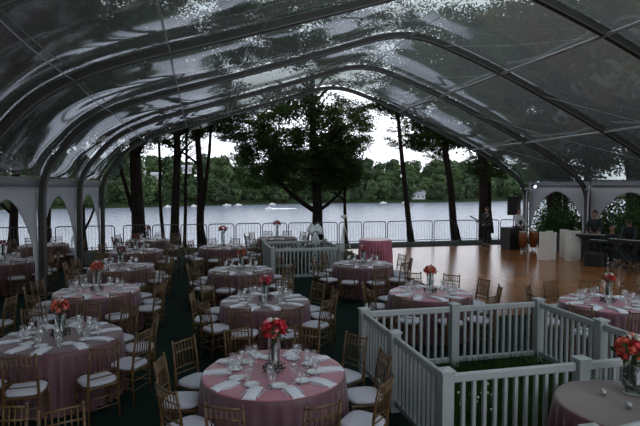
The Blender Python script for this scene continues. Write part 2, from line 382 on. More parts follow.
# ------------------------------------------------------------------ near trees
def crown_mesh(seed, n_cl, per, leaf, hz=(1, 1, 1), mats=None, hollow=.35):
    rg = random.Random(seed); b = MB()
    for k in range(n_cl):
        d = Vector((rg.gauss(0, 1), rg.gauss(0, 1), rg.gauss(0, 1))).normalized(); q = rg.uniform(hollow, 1)**.6
        c = Vector((d.x*q*hz[0], d.y*q*hz[1], d.z*q*hz[2])); r = rg.uniform(.12, .26)
        for _ in range(per):
            e = Vector((rg.gauss(0, 1), rg.gauss(0, 1), rg.gauss(0, .55)))*r*.62
            b.leaf(c+e, leaf, rg, .6)
    return b.mesh('crown', mats or M['leaf'])
CR = [crown_mesh(11+i, 150, 95, .058) for i in range(3)]
CRS = [crown_mesh(31+i, 75, 65, .055) for i in range(2)]           # sparser
def tree(base, top, r0, crown=None, lab='', branches=5, sparse=False, seed=0, group=None, name='tall_tree', lean=None, fork=None, rtop=.45):
    rg = random.Random(seed); t = empty(name, base, 0, lab, 'tree', group); bx = Vector(base)
    b = MB(); N = 9; P = []; tp = Vector(top)-bx
    for i in range(N):
        u = i/(N-1); P.append(Vector((tp.x*u+.12*noise.noise(Vector((seed*3.1, u*4, 0)))*(u > 0), tp.y*u, tp.z*u)))
    b.tube(P, [r0*(1.35 if i == 0 else 1)*(1-(1-rtop)*i/(N-1)) for i in range(N)], 10)
    if fork:
        for (u, dx, dz, rr) in fork:
            p = P[0].lerp(P[-1], u); b.tube([p, p+Vector((dx*.35, 0, dz*.25)), p+Vector((dx*.75, .1, dz*.62)), p+Vector((dx, .2, dz))], [rr, rr*.85, rr*.7, rr*.4], 8)
    for k in range(branches):
        u = rg.uniform(.45, .98); p = P[0].lerp(P[-1], u); a = rg.uniform(0, 6.28); L = rg.uniform(1.2, 2.8)
        b.tube([p, p+Vector((math.cos(a)*L*.4, math.sin(a)*L*.4, L*.3)), p+Vector((math.cos(a)*L, math.sin(a)*L, L*.55))], [r0*.35, r0*.25, r0*.1], 6)
    b.build('trunk', M['bark'], t, True)
    for (cx, cy, cz, sx, sy, sz) in (crown or []):
        o = bpy.data.objects.new('foliage', rg.choice(CRS if sparse else CR)); col.objects.link(o); o.parent = t
        o.location = Vector((cx, cy, cz))-bx; o.scale = (sx, sy, sz); o.rotation_euler.z = rg.uniform(0, 6.28)
    return t
# lakeside row (base z on the bank)
tree((-2.75, 25.2, -.3), (-3.1, 25.4, 9), .33, [(-3.2, 25.6, 7.6, 3.2, 3, 2.6), (-4.4, 26.5, 11.2, 3, 2.8, 2.4)], 'thick dark trunk behind the fence, between the second pair of aisle tables', seed=1, fork=[(.12, -1.0, 4.2, .12)])
tree((-1.9, 27, -.9), (-2.0, 27, 8), .10, [(-1.9, 27, 6.2, 2.6, 2, 1.8), (-3.5, 27, 5.2, 1.6, 1.5, 1.2)], 'very slim tree right of the thickest left trunk', seed=2, sparse=True)
tree((-1.15, 25.0, -.3), (-.9, 25.2, 9), .22, [(-.9, 26, 8.0, 2.6, 2.4, 2.2), (-.3, 26.5, 11.4, 2.9, 2.6, 2.2)], 'straight dark trunk standing at the end of the aisle', seed=3)
tree((-.78, 26.0, -.6), (-.6, 26, 8), .09, [(-.5, 26.5, 6.2, 1.8, 1.8, 1.3)], 'slim tree close beside the straight aisle-end trunk', seed=4, sparse=True)
tree((.1, 25.4, -.4), (-.1, 25.4, 8.5), .2, [(.3, 25.8, 6.9, 2.6, 2, 1.7), (2.0, 26.2, 5.9, 1.9, 1.6, 1.0), (2.8, 26.8, 10.6, 2.2, 2.2, 1.9)], 'twin-stemmed trunk right of the aisle end', seed=5, fork=[(.2, .55, 5.0, .11)])
tree((5.75, 25.0, -.3), (5.45, 25.2, 8.4), .29, [(5.0, 25.8, 5.6, 3.6, 2.4, 2.2), (7.2, 26, 3.9, 1.7, 1.4, 1.6), (7.6, 26, 5.6, 1.5, 1.4, 1.5), (3.0, 26, 3.9, 1.5, 1.4, 1.5), (5.1, 26.2, 3.6, 2.4, 1.6, 1.3), (6.3, 26.4, 10.8, 2.8, 2.4, 2.3)], 'large spreading tree with dark crown behind the white pen', seed=6, fork=[(.2, -2.0, 1.8, .14), (.42, 1.8, 2.0, .1), (.2, 1.6, 1.5, .10)], branches=9)
tree((7.2, 24.9, -.3), (7.1, 25, 4.4), .10, [(7.0, 25.3, 3.7, 1.4, 1.2, 1.1)], 'small slim tree right of the big spreading tree', seed=7)
tree((10.75, 24.9, -.3), (9.8, 25.2, 8.6), .155, [(9.0, 26.5, 7.7, 2.6, 2, 1.1), (11.0, 26, 5.4, 1.5, 1.2, .8), (12.4, 26, 4.9, 1.2, 1.2, .8), (10.0, 26.5, 11.0, 2.5, 2.3, 2.2)], 'leaning bare trunk in front of the open water', seed=8, sparse=True, branches=3)
tree((13.4, 25.0, -.3), (12.2, 25.2, 8.6), .21, [(12.2, 25.6, 5.4, 1.6, 1.6, .85), (11.6, 26, 7.6, 3, 2.6, 1.5), (13.2, 26.5, 10.6, 2.8, 2.6, 2.3)], 'dark trunk behind the fence beside the dance floor', seed=9)
tree((15.0, 24.8, -.3), (14.6, 25.2, 9), .27, [(14.9, 26, 6.4, 2.4, 2.4, 1.6), (15.5, 25.6, 3.9, 1.2, 1.2, .9), (16.6, 26.5, 10.2, 2.8, 2.6, 2.6)], 'thick trunk behind the guitarist', seed=10)
tree((-5.1, 24.6, -.2), (-5.3, 25, 8), .15, [(-5.3, 25.4, 6.6, 2.3, 2, 1.8)], 'trunk seen through the arch opening nearest the lake', seed=12, fork=[(.1, .9, 2.6, .06)])
tree((-6.6, 24.7, -.2), (-6.4, 25, 8), .14, [(-6.8, 25.6, 6.6, 2.2, 2.4, 2.1)], 'trunk seen through the second arch opening on the left', seed=13)
tree((-7.9, 24.5, -.2), (-7.7, 25, 9), .19, [(-8.0, 25.6, 6.8, 3, 3, 2.6)], 'gnarled trunk beyond the leftmost arch opening', seed=14, fork=[(.18, -1.3, 2.0, .07)])
# woods on both sides of the tent
side = [(-9.5, 20.5, .3, 'left'), (-8.2, 15.0, .25, 'left'), (-9.0, 9.5, .3, 'left'), (-8.3, 4.6, .28, 'left'), (-13.5, 17.5, .3, 'left'), (-13, 11, .3, 'left'), (-9.0, -.5, .3, 'left'), (-13, 25, .25, 'left'),
        (18.7, 21.5, .2, 'right'), (19.8, 17.2, .24, 'right'), (18.9, 12.6, .22, 'right'), (19.3, 7.5, .25, 'right'), (23.5, 19.5, .3, 'right'), (24, 14, .3, 'right'), (20, 25.4, .28, 'right'), (19.5, 2.2, .25, 'right'), (25.5, 25.5, .3, 'right'), (17.2, 28, .2, 'right')]
side += [(-7.6, 18.0, .2, 'left'), (-7.8, 12.2, .2, 'left'), (-7.6, 7.2, .2, 'left'), (-7.5, 1.8, .22, 'left'), (-11.5, 14, .25, 'left'), (-12, 7, .25, 'left'), (-12, 2, .25, 'left'), (-11, 21.5, .25, 'left'), (-17, 20, .3, 'left'), (-17, 13, .3, 'left'), (-11, 29, .2, 'left'),
         (18.6, 24.2, .2, 'right'), (21.5, 10, .25, 'right'), (18.9, 5, .2, 'right'), (22.5, 23, .25, 'right'), (22, 28.5, .22, 'right'), (28, 21, .3, 'right'), (27, 16, .3, 'right'), (19, -2, .25, 'right'), (28, 28, .3, 'right'), (23, 5, .3, 'right')]
tree((21.6, 26.8, -.2), (21.4, 26.8, 8), .18, [(21.4, 26.4, 5.2, 3.0, 2.2, 2.4)], 'broad low-crowned tree beyond the band, seen above the right eave', seed=200)
for i, (x, y, r_, sd) in enumerate(side):
    hh = 12.3+1.5*math.sin(i*1.7); inn = 2.2 if sd == 'left' else -2.0
    if sd == 'left' and y < 15.5: inn = 5.2  # near-left crowns pushed further in to shade the left tables
    if abs(x) > 21 or x < -11: inn = 0
    far_in = inn > 3
    tree((x, y, -.12), (x+min(inn, 2.2)*.35, y, hh), r_, [(x+inn*.8, y, hh-1.6, 3.8, 3.8, 2.6) if far_in else (x+inn*.8, y, hh-3.6, 4.4, 4.2, 3.9), (x+inn*.3, y+1, hh-.2, 3.4, 3.2, 2.8)],
         'tall leafy tree in the woods on the %s side of the tent' % sd, seed=40+i, group='woods %s of the tent' % sd, sparse=(sd == 'right' and i % 3 > 0), fork=[(.25, .8 if i % 2 else -.9, 5.0, r_*.5)])
# hedge-like undergrowth seen through the arch openings, plus added unseen bushes near left
def bush(x, y, z, s, lab, m_='hedge', seed=0, grp=None):
    rg = random.Random(seed); b = MB()
    for k in range(int(26)):
        d = Vector((rg.gauss(0, 1), rg.gauss(0, 1), abs(rg.gauss(0, 1)))).normalized()*rg.uniform(.3, 1)
        c = Vector((d.x*s[0], d.y*s[1], d.z*s[2]))
        for _ in range(80): b.leaf(c+Vector((rg.gauss(0, 1), rg.gauss(0, 1), rg.gauss(0, .8)))*.24*s[2]*.55, .13, rg, .5)
    o = b.build('bush', M[m_], None, loc=(x, y, z)); tag(o, lab, 'bush', grp); return o
for i, (x, y, s) in enumerate(((17.9, 21.6, (1.1, 1.3, 1.5)), (18.8, 18.2, (1.4, 1.6, 2.0)), (18.4, 14.6, (1.2, 1.8, 2.4)), (18.2, 11.6, (1.1, 1.6, 2.4)), (21.5, 22.5, (1.5, 2, 2.6)), (22.5, 17.5, (1.5, 2.4, 3.2)), (22.5, 26, (2, 1.5, 2.2)), (25.5, 21.5, (1.5, 3, 3.8)), (19.5, 24.5, (1.6, 1.2, 2.6)), (18.0, 23.8, (1, .9, 1.9)), (19.6, 21.4, (1.3, 1.2, 2.2)), (19.9, 18, (1.2, 1.3, 2.4)), (20.5, 20, (1.5, 2, 3.4)), (20.5, 15.5, (1.5, 2.4, 3.6)), (24, 30, (3, 1.5, 4)), (28, 25, (2, 3, 5)), (20.5, 11, (1.5, 2.4, 3.4)), (22.5, 13, (1.6, 2.5, 4.4)), (19.2, 7, (1.3, 3, 3)), (19.2, 2, (1.3, 3, 3)))):
    bush(x, y, -.15, s, 'leafy green undergrowth seen through the right arch openings', seed=70+i, grp='undergrowth right of the tent')
for i, (x, y, s) in enumerate(((-8.6, 22.3, (1.0, 1.0, .9)), (-10.5, 18, (1.2, 1.6, 1.4)), (-9.4, 23.8, (1, .8, 1.1)), (-8.6, 10.5, (1.4, 2, 2.6)), (-8.4, 7, (1.4, 2, 2.8)), (-8.4, 3.4, (1.4, 2, 2.8)), (-8.4, 0, (1.4, 2, 2.8)), (-12, 13, (1.6, 2.6, 3)), (-9, -4, (2, 2, 3)))):
    bush(x, y, -.15, s, 'low leafy bush outside the left arch openings' if i < 3 else 'added unseen bush blocking side light along the near left of the tent', 'leaf2' if i < 3 else 'hedge', seed=90+i, grp='bushes left of the tent' if i < 3 else 'added light-blocking bushes near left')  # tall ones are added out of view to cut light from the left
for i, (x, y) in enumerate(((-8, -9), (-3.5, -11), (-13, -6))):  # trees added out of view, blocking light from behind on the left
    tree((x, y, -.12), (x+.3, y, 12), .25, [(x, y, 8, 4.2, 4, 4.2), (x, y-1, 3.6, 3.6, 2.4, 3.4)], 'leafy tree added unseen behind the viewer to block light', seed=170+i, group='added light-blocking trees behind the viewer')

# ------------------------------------------------------------------ the tent
XL, XR = -3.98, 15.8
PROF = [(-3.98, 0), (-3.97, 1.2), (-3.96, 2.4), (-3.9, 2.95), (-3.72, 3.35), (-3.4, 3.77), (-2.95, 4.29), (-2.25, 4.76), (-1.1, 5.2), (.4, 5.63), (2.0, 6.12), (3.4, 6.55), (4.6, 6.95), (5.3, 7.16), (6.0, 7.22), (6.7, 7.12), (7.6, 6.82), (9.0, 6.3), (10.8, 5.52), (12.2, 4.88), (13.4, 4.32), (14.3, 3.85), (14.95, 3.42), (15.35, 3.08), (15.65, 2.65), (15.78, 2.2), (15.8, 1.1), (15.8, 0)]
def smooth_prof(p, it=2):
    for _ in range(it):
        q = [p[0]]
        for a, c in zip(p, p[1:]): q += [(a[0]*.75+c[0]*.25, a[1]*.75+c[1]*.25), (a[0]*.25+c[0]*.75, a[1]*.25+c[1]*.75)]
        p = q+[p[-1]]
    return p
SP = smooth_prof(PROF)
tent = empty('frame_tent', (6, 10, 0), 0, 'large clear-roofed frame tent with curved ribs covering the whole party', 'tent')
def tparent(o): o.parent = tent; o.matrix_parent_inverse = Matrix.Translation((-6, -10, 0)); return o
def sweep(prof, Y, wx, wy, off=0, name='arch'):
    b = MB(); n_ = len(prof)
    for i in range(n_):
        a = Vector(prof[max(i-1, 0)]); c = Vector(prof[min(i+1, n_-1)]); t = (c-a).normalized(); nn = Vector((t.y, -t.x))   # inward normal
        p = Vector(prof[i])
        for (u, v) in ((off, -wy/2), (off, wy/2), (off+wx, wy/2), (off+wx, -wy/2)): b.v.append((p.x+nn.x*u, Y+v, p.y+nn.y*u))
    for i in range(n_-1):
        for j in range(4): b.f.append((i*4+j, i*4+(j+1) % 4, i*4+4+(j+1) % 4, i*4+4+j)); b.m.append(0)
    return b
ARY = [22.3, 18.2, 14.1, 10.0, 5.9, 1.8, -2.3]
for Y in ARY:
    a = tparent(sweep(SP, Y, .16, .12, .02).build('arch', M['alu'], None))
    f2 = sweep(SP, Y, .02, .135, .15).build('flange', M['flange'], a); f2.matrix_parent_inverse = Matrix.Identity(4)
    for x in (XL, XR): MB().rbox((x+(.1 if x < 0 else -.1), Y, .015), (.4, .35, .03), .008).build('base_plate', M['alu'], a)
# roof skins: bowed between the ribs, wrinkled along them
top = [p for p in SP if p[1] > 2.9]
def roofz(x):
    for a, c in zip(top, top[1:]):
        if a[0] <= x <= c[0]: return a[1]+(c[1]-a[1])*(x-a[0])/max(1e-6, c[0]-a[0])
    return 3
def resample(p, step):
    out = [p[0]]; acc = 0
    for a, c in zip(p, p[1:]):
        L = math.dist(a, c); 
        while acc+L >= step:
            t = (step-acc)/L; a = (a[0]+(c[0]-a[0])*t, a[1]+(c[1]-a[1])*t); out.append(a); L = math.dist(a, c); acc = 0
        acc += L
    return out+[p[-1]]
RP = resample(top, .2)
def skin(Y0, Y1, seed, end=False):
    b = MB(); NY = 30; n_ = len(RP)
    for j in range(NY+1):
        v = j/NY; y = Y0+(Y1-Y0)*v
        for i, p in enumerate(RP):
            a = Vector(RP[max(i-1, 0)]); c = Vector(RP[min(i+1, n_-1)]); t = (c-a).normalized(); out_ = Vector((-t.y, t.x))
            bow = -.10*math.sin(PI*v)
            near = math.exp(-v/.10)+math.exp(-(1-v)/.10)
            wv = .035*near*math.sin(v*26+seed*2+3*noise.noise(Vector((i*.06, seed, v*2))))*(1-math.exp(-min(v, 1-v)/.05))
            wv += .05*noise.noise(Vector((p[0]*.5, y*.9, seed*1.3)))*math.sin(PI*v)
            e = 1 if (i > 0 and i < n_-1) else 0
            b.v.append((p[0]+out_.x*(bow+wv+.03)*e, y, p[1]+out_.y*(bow+wv+.03)*e))
    for j in range(NY):
        for i in range(n_-1): b.f.append((j*n_+i, j*n_+i+1, (j+1)*n_+i+1, (j+1)*n_+i)); b.m.append(0)
    return tparent(b.build('roof_panel', M['roof'], None, True))
for k, (a, c) in enumerate(zip(ARY, ARY[1:])): skin(c+.02, a-.02, k)
# loose end flap hanging at the lakeside gable
fl = MB(); n_ = len(RP)
for i, p in enumerate(RP):
    a = Vector(RP[max(i-1, 0)]); c = Vector(RP[min(i+1, n_-1)]); t = (c-a).normalized(); inn = Vector((t.y, -t.x))
    hang = .30+.10*math.sin(i*.55)+.16*noise.noise(Vector((i*.21, 3, 0)))
    if p[0] > 6: hang = .12
    for j in range(5): q = j/4; fl.v.append((p[0]+inn.x*hang*q, 22.42+.05*math.sin(i*.8)*q, p[1]+.02+inn.y*hang*q))
for i in range(n_-1):
    for j in range(4): fl.f.append((i*5+j, i*5+j+1, i*5+6+j, i*5+5+j)); fl.m.append(0)
tparent(fl.build('end_flap', M['roof'], None, True))
for (x, r_, m_) in ((-2.15, .010, 'alulight'), (-.5, .010, 'alulight'), (1.2, .010, 'alulight'), (8.95, .045, 'alulight'), (12.7, .04, 'alulight'), (5.9, .012, 'alulight')):
    z = roofz(x)-.16
    for (a, c) in zip(ARY, ARY[1:]):
        if r_ < .02:  # thin cable with a slack
            pts = [(x, a+(c-a)*t, z-.06*math.sin(PI*t)) for t in (0, .25, .5, .75, 1)]
        else: pts = [(x, a, z), (x, c, z)]
        tparent(MB().tube(pts, r_, 8).build('cable' if r_ < .02 else 'purlin', M[m_], None, True))
for (x0, x1) in ((10.4, 14.6), (7.0, 9.0)):       # slack wire braces crossing the right slope
    for (a, c) in zip(ARY[:5], ARY[1:6]):
        pts = []
        for t in range(9):
            u = t/8; x = x0+(x1-x0)*u; pts.append((x, a+(c-a)*u, roofz(x)-.14-.12*math.sin(PI*u)))
        tparent(MB().tube(pts, .006, 6).build('brace_wire', M['alulight'], None))
# gutters and arched side panels
for (x, s) in ((XL, 1), (XR, -1)):
    for (a, c) in zip(ARY, ARY[1:]):
        g_ = MB(); L = a-c
        g_.rbox((x-.02*s, (a+c)/2, 2.86), (.12, L-.14, .20), .03); g_.tube([(x+.05*s, c+.07, 2.78), (x+.05*s, a-.07, 2.78)], .022, 8)
        tparent(g_.build('eave_gutter', M['gutter'], None))
        pn = MB(); N = 64; zp = 2.45 if s > 0 else 2.5; W2 = L/2; Wo = L/2-.14
        for i in range(N+1):
            y = -W2+.03+(L-.06)*i/N; ay = abs(y)
            hgt = 0 if ay >= Wo else zp*(1-(ay/Wo)**(1/.62))**(1/2.3)
            if ay >= Wo: hgt = .02
            for j in range(9):
                q = j/8; z = hgt+(2.78-hgt)*q
                fold = .035*math.sin((W2-ay)*34)*max(0, 1-(W2-ay)/.9)*(1-z/2.9) + .02*noise.noise(Vector((y*1.2, z, x)))
                pn.v.append((x-.02*s+fold, (a+c)/2+y, z))
        for i in range(N):
            for j in range(8): pn.f.append((i*9+j, i*9+j+1, (i+1)*9+j+1, (i+1)*9+j)); pn.m.append(0)
        o = tparent(pn.build('side_panel', M['canvas'], None, True))
        sm = o.modifiers.new('thick', 'SOLIDIFY'); sm.thickness = .008
# small leg bracket boxes on the right eave
for Y in ARY[:3]:
    br = MB(); br.rbox((15.62, Y, 2.62), (.22, .5, .10), .02); br.tube([(15.62, Y-.12, 2.6), (15.62, Y-.12, .05)], .035, 8); br.tube([(15.62, Y+.12, 2.6), (15.62, Y+.12, .05)], .035, 8)
    tparent(br.build('leg_brace', M['alulight'], None))
lt = empty('spot_lamp', (15.55, 21.55, 2.74), 0, 'small lit bluish spotlight fixed to the eave beside the speaker', 'lamp')
MB().tube([(0, .08, .05), (0, -.02, .02), (-.02, -.14, -.02)], [.05, .07, .085], 12).build('lamp_housing', M['black'], lt, True)
MB().tube([(-.02, -.141, -.02), (-.021, -.15, -.022)], .075, 12).build('lens', M['lamp'], lt)
MB().rbox((0, .02, .10), (.03, .03, .1), .005).build('bracket', M['black'], lt)

# ------------------------------------------------------------------ dance floor
df = MB().rbox((10.62, 15.3, .015), (9.14, 11.6, .03), .01).build('dance_floor', M['parquet'])
tag(df, 'glossy brown parquet dance floor in squares, reflecting the daylight', 'dance floor')

# ------------------------------------------------------------------ crowd barriers along the lake
def barrier(W):
    r = empty('crowd_barrier', (0, 0, 0), 0); r_ = .12; b = MB(); P = []
    for (cx, cz, a0) in ((W/2-r_, 1.1-r_, 0), (-W/2+r_, 1.1-r_, 90)):
        for k in range(5): a = R(a0+k*22.5); P.append((cx+r_*math.cos(a), 0, cz+r_*math.sin(a)))
    P = [(W/2, 0, .12)]+P+[(-W/2, 0, .12)]; b.tube(P, .021, 8); b.tube([(W/2, 0, .2), (-W/2, 0, .2)], .016, 8)
    b.build('frame', M['fence'], r, True)
    b = MB(); n_ = int(W/.125)
    for k in range(1, n_): x = -W/2+W*k/n_; b.tube([(x, 0, .2), (x, 0, 1.09)], .006, 5, False)
    b.build('infill_bar', M['fence'], r)
    for sx in (-1, 1): MB().tube([(sx*(W/2-.05), -.24, .02), (sx*(W/2-.05), -.2, .05), (sx*(W/2-.05), 0, .13), (sx*(W/2-.05), .2, .05), (sx*(W/2-.05), .24, .02)], .018, 6).build('foot', M['fence'], r)
    return r
FEN = []; b1 = barrier(1.08); b2 = barrier(2.25); first = {1: True, 2: True}
spots = [(2, -9.4+2.4*i) for i in range(3)] + [(1, -2.6+1.165*i) for i in range(16)]
for i, (t_, x) in enumerate(spots):
    pr = b1 if t_ == 1 else b2; y = 22.72-.02*(x+3) if t_ == 1 else 22.6
    lab = 'low steel crowd barrier with vertical bars, lakeside row seen across the party' if t_ == 1 else 'wide steel crowd barrier in the lakeside row, seen past the left tables'
    g_ = 'narrow crowd barriers along the lake' if t_ == 1 else 'wide crowd barriers along the lake'
    if first[t_]: o = pr; first[t_] = False; KIDS[pr.name] = list(pr.children); o.location = (x, y, 0); tag(o, lab, 'barrier', g_)
    else: o = copy_tree(pr, None, (x, y, 0), 0, lab, g_)
    o['category'] = 'barrier'

# ------------------------------------------------------------------ white railed pens
def rail_side(r, p, q, hgt, step=.113, post_in=.07, name=True):
    p = Vector((p[0], p[1], 0)); q = Vector((q[0], q[1], 0)); d = q-p; L = d.length; a = math.atan2(d.y, d.x); c = (p+q)/2; Li = L-2*post_in
    MB().rbox((c.x, c.y, hgt-.10), (Li, .05, .09), .012, a).build('top_rail', M['vinyl'], r)
    MB().rbox((c.x, c.y, .13), (Li, .045, .08), .01, a).build('bottom_rail', M['vinyl'], r)
    n_ = max(1, int(round(Li/step))-1)
    for k in range(n_):
        t = (k+1)/(n_+1); s = p + d.normalized()*(post_in+Li*t)
        MB().box((s.x, s.y, hgt/2), (.036, .036, hgt-.24), a).build('baluster', M['vinyl'], r)
def post(r, x, y, hgt, s=.125):
    o = MB().rbox((x, y, (hgt-.03)/2), (s, s, hgt-.03), .006).build('post', M['vinyl'], r)
    c = MB(); z = hgt-.03; e = s/2+.012
    c.add([(x-e, y-e, z), (x+e, y-e, z), (x+e, y+e, z), (x-e, y+e, z), (x-e, y-e, z+.02), (x+e, y-e, z+.02), (x+e, y+e, z+.02), (x-e, y+e, z+.02), (x, y, z+.045)],
          [(3, 2, 1, 0), (0, 1, 5, 4), (1, 2, 6, 5), (2, 3, 7, 6), (3, 0, 4, 7), (4, 5, 8), (5, 6, 8), (6, 7, 8), (7, 4, 8)])
    c.build('post_cap', M['vinyl'], o)
def pen(name, x0, x1, y0, y1, mids, lab, hgt=1.0):
    ox, oy = (x0+x1)/2, (y0+y1)/2; r = empty(name, (ox, oy, 0), 0, lab, 'railing')
    C_ = [(x0-ox, y0-oy), (x1-ox, y0-oy), (x1-ox, y1-oy), (x0-ox, y1-oy)]
    for i in range(4):
        a, c = C_[i], C_[(i+1) % 4]; pts = [a]
        for t in mids[i]: pts.append((a[0]+(c[0]-a[0])*t, a[1]+(c[1]-a[1])*t))
        for q in pts: post(r, q[0], q[1], hgt)
        pts.append(c)
        for p, q in zip(pts, pts[1:]): rail_side(r, p, q, hgt)
    return r
pen('railed_pen', 2.28, 5.15, 4.43, 6.95, [[.53], [.49], [.505], [.47]], 'large white railed enclosure around a patch of grass in the foreground', 1.0)
pen('railed_pen', 2.02, 4.05, 14.56, 16.55, [[], [], [], []], 'small square white railed enclosure near the lake with a bow inside', 1.0)
# near railing corner at the bottom edge, beside the camera platform
r = empty('white_railing', (2.75, 3.1, 0), 0, 'white handrail at the very bottom right edge, nearest of all', 'railing')
post(r, .02, -.01, 1.0); post(r, 1.75, .3, 1.0); rail_side(r, (0.02, -.01), (1.75, .3), 1.0)

def grass_patch(name, x0, x1, y0, y1, n_, lab, seed):
    rg = random.Random(seed); b = MB()
    for _ in range(n_):
        x, y = rg.uniform(x0, x1), rg.uniform(y0, y1); a = rg.uniform(0, 6.28); hgt = rg.uniform(.08, .26); lx, ly = rg.uniform(-.05, .05), rg.uniform(-.05, .05); dx, dy = .007*math.cos(a), .007*math.sin(a)
        b.add([(x-dx, y-dy, .0), (x+dx, y+dy, .0), (x+lx*.5+dx*.7, y+ly*.5+dy*.7, hgt*.6), (x+lx, y+ly, hgt), (x+lx*.5-dx*.7, y+ly*.5-dy*.7, hgt*.6)], [(0, 1, 2, 4), (4, 2, 3)])
    return tag(b.build(name, M['grass']), lab, 'grass', kind='stuff')
tag(MB().rbox((3.71, 5.69, .01), (2.75, 2.4, .02), .005).build('turf_bed', M['ground']), 'patch of bare turf inside the large white enclosure', 'turf')
grass_patch('grass', 2.4, 5.05, 4.55, 6.85, 7000, 'green grass growing inside the large white enclosure', 3)
def spray_plant(x, y, z, hgt, n_, m_leaf, m_fl, lab, name, seed, spread=.35, lsize=.05, cat='plant'):
    rg = random.Random(seed); r = empty(name, (x, y, z), 0, lab, cat); b = MB(); lf = MB(); fl_ = MB()
    for _ in range(n_):
        a = rg.uniform(0, 6.28); s = rg.uniform(.2, 1)*spread; h_ = hgt*rg.uniform(.6, 1); P = [(0, 0, 0), (s*.3*math.cos(a), s*.3*math.sin(a), h_*.5), (s*math.cos(a), s*math.sin(a), h_)]
        b.tube(P, [.006, .005, .003], 5)
        for k in range(9):
            t = rg.uniform(.3, 1); lf.leaf((s*t*math.cos(a)+rg.gauss(0, .03), s*t*math.sin(a)+rg.gauss(0, .03), h_*t), lsize, rg)
        if m_fl: fl_.ball(P[-1], .016, 6)
    b.build('stem', M['stem'], r); lf.build('foliage', M[m_leaf], r)
    if m_fl: fl_.build('blossom', M[m_fl], r)
    return r
spray_plant(3.15, 5.25, 0.02, .38, 14, 'grass', 'fl_white0', 'small white-flowered plant in the grass of the large enclosure', 'flowering_plant', 5)
for i, (x, y) in enumerate(((2.8, 6.2), (4.5, 5.0), (3.9, 5.9), (4.7, 6.3))): spray_plant(x, y, .02, .26, 16, 'grass', None, 'low leafy weed growing in the grass of the large enclosure', 'leafy_weed', 60+i, .25)['group'] = 'weeds in the enclosure'
spray_plant(3.0, 15.4, .0, 1.0, 60, 'greyplant', None, 'tangled grey-green shrub inside the small white enclosure', 'shrub', 8, .62, .09)

def bow(x, y, z0, s, lab):
    r = empty('tulle_bow', (x, y, z0), 0, lab, 'bow')
    b = MB()
    for (a, L) in ((-1, .28), (1, .28)):
        for k in range(5):
            th = R(-25+k*22); P = [(0, 0, 0), (a*L*.5*math.cos(th), .05*(k-2), L*.5*math.sin(th)+.04), (a*L*math.cos(th)*1.0, .04*(k-2), L*.9*math.sin(th)), (a*L*.5*math.cos(th), .02, L*.5*math.sin(th)-.05), (0, 0, 0)]
            b.tube([tuple(c*s for c in p) for p in P], [.03*s, .06*s, .07*s, .06*s, .03*s], 6)
    b.build('loop', M['tulle'], r, True)
    t_ = MB()
    for (dx, L) in ((-.14, .62), (.02, .75), (.15, .58)): t_.tube([(0, 0, 0), (dx*s*.6, -.02, -L*.5*s), (dx*s, 0, -L*s)], [.03*s, .055*s, .075*s], 6)
    t_.build('tail', M['tulle'], r, True)
    MB().ball((0, -.03, 0), .06*s, 8).build('knot', M['tulle'], r, True); return r
def pole(x, y, hgt, lab, tri=False):
    r = empty('white_pole_stand', (x, y, 0), 0, lab, 'stand')
    MB().tube([(0, 0, .02), (0, 0, hgt)], .022, 8).build('pole', M['whitepaint'], r)
    if tri:
        for k in range(3):
            a = R(90+120*k); MB().tube([(0, 0, hgt*.82), (math.cos(a)*.32, math.sin(a)*.32, .02)], .018, 8).build('leg', M['whitepaint'], r)
        MB().rbox((0, 0, hgt+.05), (.26, .12, .12), .02).build('head', M['whitepaint'], r)
    else: MB().lathe([(0, .0), (.16, .0), (.16, .03), (.03, .05), (0, .05)], n=16).build('base', M['whitepaint'], r)
    return r
pole(3.55, 15.9, 1.30, 'white pole standing inside the small enclosure, carrying the larger bow'); bow(3.55, 15.84, 1.34, .8, 'large white tulle bow above the small enclosure')
pole(5.75, 20.2, 1.45, 'white tripod stand right of the small enclosure by the fence', True)

